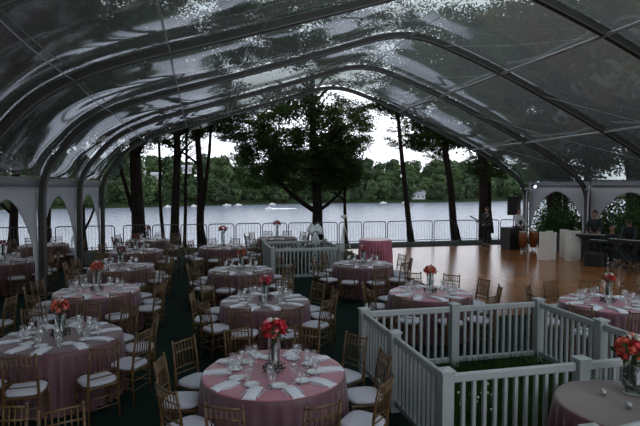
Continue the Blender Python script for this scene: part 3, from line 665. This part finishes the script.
# ------------------------------------------------------------------ chairs
def make_chair():
    r = empty('ballroom_chair', (0, 0, 0), 0)     # sits facing +Y, back at -Y
    b = MB(); b.rbox((0, 0, .43), (.385, .385, .03), .008); b.build('seat_frame', M['gold'], r)
    c = MB()
    pr = [(0, .0), (.88, .0), (1.0, .012), (1.0, .032), (.9, .05), (.5, .06), (0, .062)]
    N = 20
    for (q, z) in pr:
        for k in range(N):
            a = 2*PI*k/N; ca, sa = math.cos(a), math.sin(a); e = (abs(ca)**4+abs(sa)**4)**(-.25)
            c.v.append((.195*q*e*ca, .195*q*e*sa, .446+z))
    for i in range(len(pr)-1):
        for k in range(N): c.f.append((i*N+k, i*N+(k+1) % N, (i+1)*N+(k+1) % N, (i+1)*N+k)); c.m.append(0)
    o = c.build('seat_cushion', M['cushion'], r, True); o['label'] = 'white padded seat cushion'
    for sx in (-1, 1):
        b = MB(); b.tube([(sx*.175, .175, .43), (sx*.175, .175, .3), (sx*.18, .18, 0)], [.016, .014, .011], 7); b.tube([(sx*.175, .175, .345), (sx*.175, .175, .365)], .019, 7); b.tube([(sx*.177, .177, .18), (sx*.177, .177, .2)], .018, 7); b.build('leg', M['gold'], r, True)
        b = MB(); b.tube([(sx*.18, -.20, 0), (sx*.175, -.18, .3), (sx*.172, -.18, .45), (sx*.168, -.205, .7), (sx*.165, -.245, .92)], [.012, .015, .016, .015, .013], 7)
        for z, y in ((.62, -.197), (.8, -.222)): b.ball((sx*.167, y, z), .019, 6)
        b.ball((sx*.165, -.247, .925), .017, 6); b.build('leg', M['gold'], r, True)
    b = MB()
    for (z, y, rr) in ((.905, -.242, .011), (.80, -.222, .009), (.62, -.197, .010), (.555, -.19, .008)):
        b.tube([(-.168, y, z), (0, y-.012, z), (.168, y, z)], rr, 6)
    for k in range(6):
        x = -.12+.24*k/5; dy = -.012*(1-(x/.168)**2)
        b.tube([(x, -.197+dy, .62), (x, -.242+dy, .905)], .0068, 5)
        b.ball((x, -.232+dy, .853), .011, 5)
    b.build('backrest', M['gold'], r, True)
    b = MB()
    for z in (.19, .31):
        b.tube([(-.178, .178, z), (.178, .178, z)], .008, 6); b.tube([(-.177, -.185, z), (.177, -.185, z)], .008, 6)
        for sx in (-1, 1): b.tube([(sx*.178, .178, z+.03), (sx*.177, -.185, z+.03)], .008, 6)
    b.build('stretcher', M['gold'], r, True)
    return r
CH = make_chair(); KIDS[CH.name] = list(CH.children); used = [False]
def put_chair(x, y, rz, label, group):
    if not used[0]:
        used[0] = True; CH.location = (x, y, 0); CH.rotation_euler.z = rz; o = CH; tag(o, label, 'chair', group)
    else: o = copy_tree(CH, None, (x, y, 0), rz, label, group)
    o['category'] = 'chair'; return o

# ------------------------------------------------------------------ tableware prototypes
def proto_mesh(fn, name, m_, smooth=True):
    b = MB(); fn(b); return b.mesh(name, m_, smooth)
def f_napkin(b):
    N = 10; w2, L2 = .064, .145
    for s in range(2):
        z = .004+.009*s; sh = .006*s; vs = []; 
        for i in range(N+1):
            t = -1+2*i/N; y = L2*t
            for x in (-w2+sh, -w2*.2, w2*.3, w2-sh):
                vs.append((x, y, z+.006*math.sin(t*2.5+s)+.003*math.cos(x*60))); 
        vs2 = [(v[0], v[1], v[2]-.007) for v in vs]; k = len(vs); fs = []
        for i in range(N):
            for j in range(3): fs += [(i*4+j, i*4+j+1, i*4+j+5, i*4+j+4), (k+i*4+j, k+i*4+j+4, k+i*4+j+5, k+i*4+j+1)]
            fs += [(i*4, i*4+4, k+i*4+4, k+i*4), (i*4+3, k+i*4+3, k+i*4+7, i*4+7)]
        fs += [(0, k, k+1, 1), (1, k+1, k+2, 2), (2, k+2, k+3, 3), (N*4, N*4+1, k+N*4+1, k+N*4), (N*4+1, N*4+2, k+N*4+2, k+N*4+1), (N*4+2, N*4+3, k+N*4+3, k+N*4+2)]
        b.add(vs+vs2, fs)
PM = {}
PM['napkin'] = proto_mesh(f_napkin, 'napkin', M['linen'], False)
PM['plate'] = proto_mesh(lambda b: b.lathe([(0, .004), (.045, .004), (.05, .006), (.078, .014), (.080, .017), (.076, .016), (.05, .010), (0, .008)], n=20), 'plate', M['china'])
PM['wine_glass'] = proto_mesh(lambda b: b.lathe([(.0, 0), (.034, .001), (.033, .004), (.006, .008), (.004, .02), (.004, .085), (.012, .092), (.032, .115), (.038, .145), (.036, .175), (.031, .20)], n=12), 'wine_glass', M['glass'])
PM['water_goblet'] = proto_mesh(lambda b: b.lathe([(.0, 0), (.036, .001), (.035, .004), (.008, .01), (.006, .05), (.02, .062), (.038, .09), (.042, .13), (.040, .165)], n=12), 'water_goblet', M['glass'])
def f_fork(b):
    b.rbox((0, -.02, .003), (.011, .13, .003), .001); b.rbox((0, .06, .004), (.026, .03, .003), .001)
    for x in (-.009, -.003, .003, .009): b.box((x, .092, .004), (.003, .04, .002))
def f_knife(b):
    b.rbox((0, -.05, .004), (.013, .09, .005), .0015); b.rbox((.002, .055, .003), (.017, .13, .0025), .001)
PM['fork'] = proto_mesh(f_fork, 'fork', M['steel'], False); PM['knife'] = proto_mesh(f_knife, 'knife', M['steel'], False)
def put(kind, x, y, z, rz, label, cat, group):
    o = bpy.data.objects.new(kind, PM[kind]); col.objects.link(o); o.location = (x, y, z); o.rotation_euler.z = rz; return tag(o, label, cat, group)

def cloth_mesh(Rt, seed, m_, k=18, amp=.034, Ht=.765, flare=.03, m2=None):
    rg = random.Random(seed); ph = rg.uniform(0, 6.28); ph2 = rg.uniform(0, 6.28); N = 260
    b = MB()
    prof_ = [(0, Ht), (.3*Rt, Ht), (.6*Rt, Ht), (.93*Rt, Ht), (.985*Rt, Ht-.004), (Rt, Ht-.02)] + [(Rt+.004, Ht-.02-(Ht-.03)*t) for t in (.06, .14, .25, .4, .55, .7, .85, 1)]
    def fn(r, z, a):
        if z > Ht-.03: return r
        t = (Ht-z)/Ht; w_ = math.sin(k*a+ph+1.3*math.sin(3*a+ph2)); w2 = math.sin((k*1.7)*a//1*0+2.3*k*a*0+7*a+ph2)
        return r + flare*t + amp*min(1, t*1.6)*(w_*.75+.35*w2*.6)
    b.lathe(prof_, n=N, fn=fn)
    for i in range(len(b.f)): b.m[i] = 0
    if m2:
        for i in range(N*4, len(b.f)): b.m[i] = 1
    return b.mesh('tablecloth', [m_, m2 or m_], True)
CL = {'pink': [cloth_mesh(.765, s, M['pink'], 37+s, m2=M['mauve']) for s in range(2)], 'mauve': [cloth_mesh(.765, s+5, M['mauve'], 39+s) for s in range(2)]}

def bouquet(parent, z, r, key, seed, n_=26, white=2):
    rg = random.Random(seed); cols = flower_cols[key]; lf = MB()
    for i in range(n_):
        u = (i+.5)/n_; th = math.acos(1-1.55*u); a = i*2.4+rg.uniform(-.3, .3)
        d = Vector((math.sin(th)*math.cos(a), math.sin(th)*math.sin(a), math.cos(th)*.85)); c = d*r*.8; s = r*rg.uniform(.27, .38)
        b = MB(); b.ball(c, s*.62, 7, jit=.06, rg=rg)
        for ring, (rr, n3, tilt) in enumerate(((.75, 5, .5), (1.05, 6, .15))):      # petals cupped around the heart
            uu = d.orthogonal().normalized(); vv = d.cross(uu)
            for k in range(n3):
                al = 2*PI*k/n3+ring*.5; e = uu*math.cos(al)+vv*math.sin(al); t3 = d.cross(e)
                p = c+e*s*rr*.62
                b.add([p-t3*s*.42-d*s*.35, p+t3*s*.42-d*s*.35, p+t3*s*.38+d*s*tilt+e*s*.18, p+d*s*(tilt+.12)+e*s*.22, p-t3*s*.38+d*s*tilt+e*s*.18], [(0, 1, 2, 3, 4)])
        mk = ('fl_white%d' % (i % 2)) if i < white else 'fl_%s%d' % (key, rg.randrange(len(cols)))
        o = b.build('rose', M[mk], parent, True); o.location = (0, 0, z)
        if i < white: o['label'] = 'cream rose'
    for i in range(46):
        d = Vector((rg.gauss(0, 1), rg.gauss(0, 1), rg.gauss(0, .6)-.1)).normalized(); lf.leaf(d*r*rg.uniform(.8, 1.15), r*.4, rg)
    lf.build('leaves', M['hedge'], parent, loc=(0, 0, z))
def centrepiece(x, y, z, key, lab, seed, big=False, detail=True, hv=.34, rb=.115):
    r = empty('floral_centrepiece', (x, y, z), 0, lab, 'flower arrangement')
    rv = .10 if big else .062
    MB().lathe([(0, .004), (rv, .004), (rv, .02), (rv*1.0, hv), (rv*1.0, hv), (rv-.004, hv), (rv-.004, .02), (0, .018)], n=20).build('vase', M['vaseglass'], r, True)
    g_ = MB(); rg = random.Random(seed)
    for _ in range(12 if not big else 26):
        a = rg.uniform(0, 6.28); q = rg.uniform(0, rv*.75); g_.tube([(q*math.cos(a), q*math.sin(a), .03), (q*.3*math.cos(a+1), q*.3*math.sin(a+1), hv+.02)], .004, 5)
    g_.build('stem', M['stem'], r)
    ms = MB()
    n2 = 170 if detail else 60
    for _ in range(n2 if not big else 320):
        a = rg.uniform(0, 6.28)
        if big: q = rv*math.sqrt(rg.random())*.9; zz = rg.uniform(.03, hv*.75)
        else: q = rg.uniform(rv+.008, rv+.065); zz = rg.uniform(.012, .085)
        ms.leaf((q*math.cos(a), q*math.sin(a), zz), .026 if not big else .04, rg)
    o = ms.build('greenery', M['moss'], r)
    bouquet(r, hv+rb*.55, rb, 'red' if key == 'white' else key, seed, 26 if detail else 14, 6 if key == 'white' else 3 if big else (2 if key != 'dusk' else 0))
    return r

SLOT = ['near side right', 'near right corner', 'right end', 'far right corner', 'far side right', 'far side left', 'far left corner', 'left end', 'near left corner', 'near side left']
TZ = .766
# key: x, y, phrase, rotation, cloth, glasses detail level, bouquet, skip chairs
TAB = [
 ('first table right of the aisle', .75, 5.36, 'pink', 2, 'red', .38, .145, ()),
 ('second table right of the aisle', 1.08, 8.77, 'mauve', 2, 'pink', .30, .11, ()),
 ('third table right of the aisle', .93, 12.17, 'mauve', 1, 'coral', .36, .11, ()),
 ('fourth table right of the aisle', .71, 16.93, 'mauve', 1, 'red', .52, .13, ()),
 ('table between small enclosure and fence', 2.86, 19.4, 'mauve', 1, 'red', .50, .13, ()),
 ('table beside the dance floor corner', 4.03, 12.4, 'mauve', 1, 'pink', .34, .10, ()),
 ('table just behind the large enclosure', 4.15, 8.73, 'pink', 2, 'coral', .36, .11, ()),
 ('table nearest the keyboard players', 6.74, 7.28, 'pink', 2, 'white', .38, .10, ()),
 ('first table left of the aisle', -1.81, 7.27, 'mauve', 2, 'coral', .34, .115, ()),
 ('second table left of the aisle', -1.92, 10.34, 'pink', 2, 'coral', .40, .12, ()),
 ('third table left of the aisle', -1.91, 13.3, 'mauve', 1, 'dusk', .36, .11, ()),
 ('fourth table left of the aisle', -1.93, 16.5, 'mauve', 1, 'dusk', .36, .11, ()),
 ('fifth table left of the aisle', -1.89, 19.75, 'mauve', 1, 'dusk', .36, .11, ()),
 ('outer left table by the fence', -5.15, 18.9, 'mauve', 1, 'dusk', .44, .11, ()),
 ('middle outer left table', -5.05, 14.9, 'mauve', 1, 'dusk', .42, .11, ()),
]
import zlib
def build_table(ti, ph, tx, ty, ck, lvl, fk, hv, rb, skip):
    rg = random.Random(100+ti)
    t = empty('banquet_table', (tx, ty, 0), 0, 'round banquet table under a floor-length %s cloth, %s' % ('pink-topped' if ck == 'pink' else 'dusty pink', ph), 'table', 'round banquet tables')
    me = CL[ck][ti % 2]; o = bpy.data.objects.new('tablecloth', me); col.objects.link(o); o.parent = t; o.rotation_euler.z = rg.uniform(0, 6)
    MB().lathe([(0, .72), (.75, .72), (.75, .752), (0, .752)], n=40).build('tabletop', M['drumwood'], t)
    MB().lathe([(0, 0), (.3, 0), (.3, .02), (.04, .06), (.04, .72), (0, .72)], n=16).build('pedestal', M['black'], t)
    view = math.atan2(-tx, -ty)   # direction from the table to the camera
    base = math.atan2(-ty, -tx)
    centrepiece(tx, ty, TZ, fk, '%s flowers over a glass vase, %s' % ({'red': 'red', 'pink': 'pink', 'coral': 'coral', 'white': 'red and white', 'dusk': 'dark red'}[fk], ph), 200+ti, False, lvl == 2, hv, rb)
    for s in range(10):
        a = base+R(18+36*s)+rg.uniform(-.06, .06); ca, sa = math.cos(a), math.sin(a)
        if s not in skip:
            rr = .99+rg.uniform(-.02, .09); jit = rg.uniform(-.16, .16)
            put_chair(tx+rr*ca, ty+rr*sa, a+PI/2+jit, 'gilt chair, white cushion, %s of the %s' % (SLOT[s], ph), 'gilt chairs around the round tables')
        # napkin overhanging near the rim, plate inward to its left, glasses inward to its right
        def P(r_, off): return (tx+r_*ca-off*sa, ty+r_*sa+off*ca)
        x, y = P(.60, .0); put('napkin', x, y, TZ+.002, a+PI/2+rg.uniform(-.12, .12), 'folded white napkin, %s of the %s' % (SLOT[s], ph), 'napkin', 'white napkins on the tables')
        x, y = P(.42, -.08); put('plate', x, y, TZ, 0, 'small white bread plate, %s of the %s' % (SLOT[s], ph), 'plate', 'bread plates on the tables')
        x, y = P(.36, .09); put('wine_glass', x, y, TZ, 0, 'stemmed wine glass, %s of the %s' % (SLOT[s], ph), 'glass', 'wine glasses on the tables')
        if lvl == 2:
            x, y = P(.44, .14); put('water_goblet', x, y, TZ, 0, 'clear water goblet, %s of the %s' % (SLOT[s], ph), 'glass', 'water goblets on the near tables')
            x, y = P(.60, -.085); put('fork', x, y, TZ, a+PI/2, 'silver fork, %s of the %s' % (SLOT[s], ph), 'fork', 'forks on the near tables')
            x, y = P(.60, .085); put('knife', x, y, TZ, a+PI/2, 'silver knife, %s of the %s' % (SLOT[s], ph), 'knife', 'knives on the near tables')
for i, T in enumerate(TAB): build_table(i, *T)
# stray chairs of tables outside the picture
put_chair(-1.05, 4.28, PI+.35, 'gilt chair back rising from the bottom edge, nearest of all chairs', 'chairs of tables outside the frame')
put_chair(-1.62, 4.42, PI-.1, 'gilt chair back at the bottom left corner', 'chairs of tables outside the frame')
put_chair(-3.30, 9.4, PI*.5-.2, 'gilt chair at the left edge behind the first table', 'chairs of tables outside the frame')

# bare pink table on the dance floor corner
t = empty('cake_table', (6.05, 17.2, 0), 0, 'bare pink-draped round table standing by the dance floor corner', 'table')
o = bpy.data.objects.new('tablecloth', cloth_mesh(.57, 33, M['pink'], 34, .03, .86)); col.objects.link(o); o.parent = t
MB().lathe([(0, .8), (.55, .8), (.55, .845), (0, .845)], n=30).build('tabletop', M['drumwood'], t)
# cocktail table at the lower right with two-tone cloth
t = empty('cocktail_table', (3.78, 3.80, 0), 0, 'round table with grey-pink cloth top and crimson sides, lower right corner', 'table')
o = bpy.data.objects.new('tablecloth', cloth_mesh(.62, 44, M['organza'], 24, .05, .765, .05, M['crimson'])); col.objects.link(o); o.parent = t
MB().lathe([(0, .72), (.6, .72), (.6, .752), (0, .752)], n=30).build('tabletop', M['drumwood'], t)
centrepiece(4.02, 4.0, TZ, 'coral', 'large coral and cream rose arrangement on the lower right table', 300, True, True, .34, .165)
for i, (x, y, lab) in enumerate(((3.70, 4.02, 'small glass votive candle left of the large vase'), (3.70, 3.72, 'small glass votive candle in front of the large vase'), (3.95, 3.60, 'small glass votive candle by the edge of the lower right table'))):
    r = empty('votive_candle', (x, y, TZ), 0, lab, 'candle')
    MB().lathe([(0, .002), (.027, .002), (.032, .055), (.029, .055), (.025, .008), (0, .008)], n=16).build('glass_cup', M['glass'], r, True)
    MB().lathe([(0, .008), (.023, .008), (.026, .04), (0, .042)], n=14).build('wax', M['wax'], r, True)

# ------------------------------------------------------------------ people
def skin_mesh(name, verts, edges, radii, root=0, sub=1):
    me = bpy.data.meshes.new(name); me.from_pydata(verts, edges, []); o = bpy.data.objects.new(name, me); col.objects.link(o)
    m = o.modifiers.new('s', 'SKIN'); sv = me.skin_vertices[0].data
    for i, r_ in enumerate(radii): sv[i].radius = (r_, r_) if not isinstance(r_, tuple) else r_; sv[i].use_root = (i == root)
    if sub: o.modifiers.new('u', 'SUBSURF').levels = sub
    o.modifiers.update if False else None
    dg = bpy.context.evaluated_depsgraph_get(); out = bpy.data.meshes.new_from_object(o.evaluated_get(dg)); bpy.data.objects.remove(o)
    out.name = name; out.polygons.foreach_set('use_smooth', [True]*len(out.polygons)); return out
def person(loc, rz, lab, pose='stand', hands=((.22, .36, 1.05), (-.22, .36, 1.05)), jacket='suit', trousers='suit', sleeves=None, head_dn=0, scale=1.0, lean=0):
    r = empty('person', loc, rz, lab, 'person'); r.scale = (scale,)*3       # faces +Y
    sit = pose == 'sit'; hz = .52 if sit else .93
    V = Vector; J = {}
    J['pel'] = V((0, 0, hz)); J['wst'] = V((0, .02+lean*.3, hz+.17)); J['chs'] = V((0, .02+lean*.7, hz+.37)); J['nkb'] = V((0, .01+lean, hz+.53)); J['nk'] = V((0, .03+lean*1.1, hz+.60))
    J['jaw'] = V((0, .06+lean*1.2, hz+.66-head_dn*.3)); J['hd'] = V((0, .04+lean*1.2+head_dn*.3, hz+.735-head_dn*.4)); J['crn'] = V((0, .02+lean*1.2+head_dn*.5, hz+.80-head_dn*.6))
    order = ['pel', 'wst', 'chs', 'nkb', 'nk', 'jaw', 'hd', 'crn']; rad = {'pel': .135, 'wst': .125, 'chs': .15, 'nkb': .075, 'nk': .052, 'jaw': .07, 'hd': .092, 'crn': .065}
    E_ = [('pel', 'wst'), ('wst', 'chs'), ('chs', 'nkb'), ('nkb', 'nk'), ('nk', 'jaw'), ('jaw', 'hd'), ('hd', 'crn')]
    for s, hd in ((1, hands[0]), (-1, hands[1])):
        n_ = 'R' if s > 0 else 'L'; sh = V((s*.185, lean*.9, hz+.48)); w_ = V(hd); d = w_-sh; L = min(d.length, .53); w_ = sh+d.normalized()*L
        mid = (sh+w_)/2; bend = math.sqrt(max(0, .275**2-(L/2)**2)); el = mid+V((s*.5, -.4, -.8)).normalized()*bend
        J['sh'+n_], J['el'+n_], J['wr'+n_] = sh, el, w_; f = (w_-el).normalized(); J['pa'+n_] = w_+f*.07
        for q, ra in (('sh', .062), ('el', .043), ('wr', .028), ('pa', .034)): rad[q+n_] = ra
        E_ += [('chs', 'sh'+n_), ('sh'+n_, 'el'+n_), ('el'+n_, 'wr'+n_), ('wr'+n_, 'pa'+n_)]
        sd = V((0, 0, 1)).cross(f).normalized() if abs(f.z) < .95 else V((1, 0, 0))
        for k, (o_, L_) in enumerate(((-.03, .065), (-.01, .08), (.01, .075), (.03, .06))):
            a_, b_ = 'f%d%s' % (k, n_), 'g%d%s' % (k, n_); J[a_] = J['pa'+n_]+sd*o_+f*L_*.55; J[b_] = J['pa'+n_]+sd*o_*1.1+f*L_*.85+V((0, 0, -.025)); rad[a_] = .009; rad[b_] = .007; E_ += [('pa'+n_, a_), (a_, b_)]
        J['th'+n_] = w_+f*.05+sd*(-s*.05)+V((0, 0, .01)); rad['th'+n_] = .010; E_.append(('wr'+n_, 'th'+n_))
        hp = V((s*.09, 0, hz-.05)); 
        if sit: kn = V((s*.14, .43, hz-.02)); an = V((s*.14, .42, .09)); toe = V((s*.15, .58, .04))
        else: kn = V((s*.11, .02, .49)); an = V((s*.12, -.01, .09)); toe = V((s*.15, .15, .035))
        J['hp'+n_], J['kn'+n_], J['an'+n_], J['to'+n_] = hp, kn, an, toe
        for q, ra in (('hp', .095), ('kn', .062), ('an', .042), ('to', .038)): rad[q+n_] = ra
        E_ += [('pel', 'hp'+n_), ('hp'+n_, 'kn'+n_), ('kn'+n_, 'an'+n_), ('an'+n_, 'to'+n_)]
    names = list(J); ix = {n_: i for i, n_ in enumerate(names)}
    def mk(name, keep, m_, grow, sub=1, over=None):
        ks = [n_ for n_ in names if n_ in keep]; j2 = {n_: i for i, n_ in enumerate(ks)}
        me = skin_mesh(name, [J[n_] for n_ in ks], [(j2[a], j2[c]) for a, c in E_ if a in j2 and c in j2], [rad[n_]+grow for n_ in ks], 0, sub)
        me.materials.clear(); me.materials.append(M[m_]); o = bpy.data.objects.new(name, me); col.objects.link(o); o.parent = r; return o
    body = mk('body', set(names), 'skin', 0)
    # face: nose, ears, eyes merged into the body mesh
    bm = bmesh.new(); bm.from_mesh(body.data); hc = J['hd']
    for (dx, dy, dz, q) in ((0, .098, -.01, .018), (.095, 0, -.005, .022), (-.095, 0, -.005, .022), (0, .09, -.05, .014)):
        bmesh.ops.create_icosphere(bm, subdivisions=1, radius=q, matrix=Matrix.Translation(hc+V((dx, dy, dz))))
    bm.to_mesh(body.data); bm.free()
    for s in (-1, 1): MB().ball(hc+V((s*.033, .088, .015)), .011, 6).build('eye', M['hair'], r, True)
    top_ = {'pel', 'wst', 'chs', 'nkb'}; arms = {'shR', 'elR', 'wrR', 'shL', 'elL', 'wrL'}
    if sleeves: mk('shirt', top_ | arms, sleeves, .014); mk('waistcoat', {'pel', 'wst', 'chs'}, jacket, .03)
    else: mk('jacket', top_ | arms, jacket, .018)
    mk('trousers', {'pel', 'hpR', 'knR', 'anR', 'hpL', 'knL', 'anL'}, trousers, .02)
    for s in (1, -1):
        n_ = 'R' if s > 0 else 'L'; a, c = J['an'+n_], J['to'+n_]; MB().tube([a+V((0, -.05, -.035)), a+V((0, .03, -.03)), c+V((0, 0, 0)), c+V((0, .05, -.008))], [.04, .045, .04, .022], 8).build('shoe', M['shoe'], r, True)
    hb = MB(); hb.ball(J['crn']+V((0, -.02, -.01)), .1, 12, (.98, 1.02, .85)); hb.ball(J['hd']+V((0, -.045, .0)), .088, 10, (1, .8, 1)); hb.build('hair', M['hair'], r, True)
    return r
person((12.6, 20.7, .03), R(105), 'standing guitarist in dark clothes beside the tree trunk', hands=((.3, .32, 1.12), (-.12, .28, 1.02)))
g = empty('guitar', (12.34, 20.62, 1.10), R(105), 'dark electric guitar held by the standing guitarist', 'guitar')
b = MB()
for s_ in (1, -1):
    b.lathe([(0, -.02), (.13, -.02), (.14, 0), (.13, .02), (0, .02)], c=(0, 0, 0), n=16)
gb = MB(); gb.add([(x, y, z) for y in (-.02, .02) for (x, z) in ((-.26, 0), (-.22, .12), (-.1, .13), (0, .08), (.1, .11), (.16, .05), (.16, -.05), (.1, -.11), (0, -.08), (-.1, -.14), (-.22, -.12))],
    [tuple(range(10, -1, -1)), tuple(range(11, 22))]+[(i, (i+1) % 11, 11+(i+1) % 11, 11+i) for i in range(11)])
gb.build('guitar_body', M['black'], g); MB().rbox((.42, 0, .0), (.56, .022, .045), .004).build('neck', M['black'], g); MB().rbox((.76, 0, .01), (.14, .018, .07), .004).build('headstock', M['black'], g)
g.rotation_euler = (0, R(-18), R(105))
person((13.42, 19.6, .03), R(200), 'standing musician in dark waistcoat and white shirt sleeves by the drums', hands=((.28, .30, 1.0), (-.25, .32, .98)), sleeves='shirt')
person((14.15, 16.0, .03), R(130), 'man in dark suit standing beside the tent leg behind keyboards', hands=((.18, .38, 1.02), (-.2, .38, 1.02)), scale=1.02)
person((14.0, 15.0, .03), R(115), 'seated musician in dark clothes behind the keyboards, middle of three', 'sit', hands=((.2, .42, .82), (-.2, .42, .82)))
person((13.85, 14.05, .03), R(115), 'musician bending over a keyboard at the right edge', 'stand', hands=((.16, .46, .98), (-.2, .46, .98)), lean=.16, head_dn=.15, scale=.95)
st = empty('drum_stool', (14.0, 15.0, .03), 0, 'low round black stool under the seated musician', 'stool')
MB().lathe([(0, .34), (.17, .34), (.18, .37), (.17, .40), (0, .41)], n=18).build('seat', M['black'], st, True)
for k in range(3): a = R(30+120*k); MB().tube([(0, 0, .3), (.2*math.cos(a), .2*math.sin(a), .01)], .012, 6).build('leg', M['chrome'], st)
MB().tube([(0, 0, .1), (0, 0, .35)], .018, 8).build('column', M['chrome'], st)

# ------------------------------------------------------------------ band gear
def speaker(x, y, z, rz, lab):
    r = empty('loudspeaker', (x, y, z), rz, lab, 'speaker')
    MB().rbox((0, 0, .42), (.50, .42, .84), .02).build('cabinet', M['black'], r); MB().rbox((0, -.216, .42), (.44, .012, .78), .004).build('grille', M['grille'], r)
    return r
def tripod(x, y, hgt, lab, m_='black', rr=.02, spread=.5, name='speaker_stand'):
    r = empty(name, (x, y, .03 if 6 < x < 15.2 else 0), 0, lab, 'stand')
    MB().tube([(0, 0, .1), (0, 0, hgt)], rr, 8).build('pole', M[m_], r)
    for k in range(3):
        a = R(20+120*k); o = MB().tube([(0, 0, hgt*.45), (spread*math.cos(a), spread*math.sin(a), .012)], rr*.7, 6).build('leg', M[m_], r)
    return r
tripod(13.6, 20.2, 1.43, 'black tripod carrying the loudspeaker beside the lakeside corner'); speaker(13.6, 20.2, 1.46, R(35), 'black loudspeaker raised on a tripod at the lakeside corner')
def conga(x, y, rz, lab, s=1):
    r = empty('conga_drum', (x, y, .03), rz, lab, 'drum', None); r.scale = (s, s, s)
    MB().lathe([(.11, .10), (.15, .28), (.185, .48), (.18, .62), (.15, .76), (.14, .76)], n=20).build('shell', M['drumwood'], r, True)
    MB().lathe([(0, .765), (.148, .765), (.152, .755), (.155, .72), (.15, .72)], n=20).build('drumhead', M['drumskin'], r, True)
    MB().lathe([(.158, .70), (.164, .70), (.164, .73), (.158, .73)], n=20).build('hoop', M['chrome'], r)
    for k in range(3): a = R(120*k); MB().tube([(.13*math.cos(a), .13*math.sin(a), .35), (.26*math.cos(a), .26*math.sin(a), .01)], .012, 6).build('leg', M['chrome'], r)
conga(13.22, 18.95, 0, 'orange-brown conga drum left of the darker one', 1.05); conga(13.82, 19.1, 1, 'darker conga drum right beside the orange one', 1.1)
def keyboard(x, y, rz, lab, slab, hgt=.92, L=1.3):
    r = empty('keyboard_stand', (x, y, 0), rz, slab, 'stand')
    z0 = 0
    for sy in (-.12, .12): 
        b_ = MB(); b_.tube([(-.4, sy, .02), (.4, sy, hgt-.03)], .018, 6); b_.tube([(.4, sy, .02), (-.4, sy, hgt-.03)], .018, 6); b_.build('cross_leg', M['black'], r)
    b_ = MB()
    for sx in (-.4, .4): b_.tube([(sx, -.2, .02), (sx, .2, .02)], .018, 6); b_.tube([(sx, -.16, hgt-.02), (sx, .16, hgt-.02)], .018, 6)
    b_.build('foot_bar', M['black'], r)
    k_ = empty('electric_keyboard', (x, y, hgt), rz, lab, 'keyboard')
    MB().rbox((0, 0, .05), (L, .32, .09), .012).build('case', M['black'], k_)
    MB().rbox((0, .07, .099), (L*.88, .14, .012), .002).build('white_keys', M['keys'], k_)
    b_ = MB()
    for i in range(25): 
        if i % 7 not in (2, 6): b_.box((-L*.42+i*L*.84/24, .09, .11), (.012, .09, .012))
    b_.build('black_keys', M['black'], k_)
keyboard(13.75, 15.62, R(130), 'black electric keyboard in front of the standing man in suit', 'crossed black stand under the keyboard by the standing man')
keyboard(13.48, 14.75, R(115), 'black electric keyboard in front of the seated musician', 'crossed black stand under the keyboard of the seated musician', .80, 1.0)
keyboard(13.30, 13.65, R(110), 'black electric keyboard with pale top at the right edge', 'crossed black stand at the right edge of the band', .94, 1.1)
def case(x, y, d, rz, lab, name='road_case'):
    r = empty(name, (x, y, .03 if x < 15.2 else 0), rz, lab, 'equipment case')
    MB().rbox((0, 0, d[2]/2), d, .02).build('shell', M['black'], r)
    b_ = MB()
    for sx in (-1, 1):
        for sy in (-1, 1): b_.rbox((sx*(d[0]/2-.01), sy*(d[1]/2-.01), d[2]/2), (.03, .03, d[2]+.01), .005)
    b_.build('edge_trim', M['fence'], r); MB().tube([(-.08, -d[1]/2-.02, d[2]*.6), (.08, -d[1]/2-.02, d[2]*.6)], .012, 6).build('handle', M['chrome'], r)
case(13.0, 19.5, (.62, .5, .95), R(10), 'tall black equipment case next to the guitarist')
case(14.6, 18.3, (.8, .6, .7), R(80), 'black equipment case behind the congas and white stands')
case(14.65, 17.2, (.9, .6, .85), R(80), 'black equipment case behind the white music stands')
case(14.3, 13.0, (.7, .6, .55), R(100), 'low black amplifier case at the right edge of the band')
case(13.1, 14.75, (.6, .45, .45), R(120), 'low black monitor case before the keyboards')
def music_stand(x, y, rz, lab, w_=.42, hgt=1.08):
    r = empty('bandstand_front', (x, y, .03), rz, lab, 'music stand')
    MB().rbox((0, 0, hgt/2), (w_, .02, hgt), .004).build('front_panel', M['whitepaint'], r)
    for sx in (-1, 1): MB().rbox((sx*(w_/2-.01), .135, hgt/2-.02), (.018, .25, hgt-.04), .004).build('side_panel', M['whitepaint'], r)
    MB().rbox((0, .15, hgt-.12), (w_-.05, .24, .015), .004).build('desk', M['blackcloth'], r)
    return r
music_stand(12.45, 16.3, R(14), 'white boxy music stand, first of the row toward the lake')
music_stand(12.92, 16.55, R(60), 'white boxy music stand turned sideways beside the first', .36, 1.0)
music_stand(13.42, 16.7, R(-60), 'narrow white music stand turned away, between the others', .34)
music_stand(13.3, 15.95, R(8), 'wide white music stand nearest the tent leg', .50, 1.1)
def mic(x, y, hgt, lab, rz=0):
    r = tripod(x, y, hgt, lab, 'black', .011, .28, 'microphone_stand'); r.rotation_euler.z = rz
    MB().tube([(0, 0, hgt), (-.3, 0, hgt+.12)], .008, 6).build('boom', M['black'], r)
    MB().tube([(-.3, 0, hgt+.12), (-.36, 0, hgt+.14), (-.42, 0, hgt+.16)], [.012, .016, .025], 8).build('microphone', M['chrome'], r)
mic(12.0, 20.0, 1.3, 'thin microphone stand in front of the guitarist', 1.5)
mic(12.9, 18.2, 1.2, 'thin microphone stand between congas and white stands', .5)
mic(13.2, 14.6, 1.25, 'thin microphone stand at the keyboards', 2.4)
mic(12.95, 13.5, 1.3, 'thin microphone stand at the right edge of the band', .3)
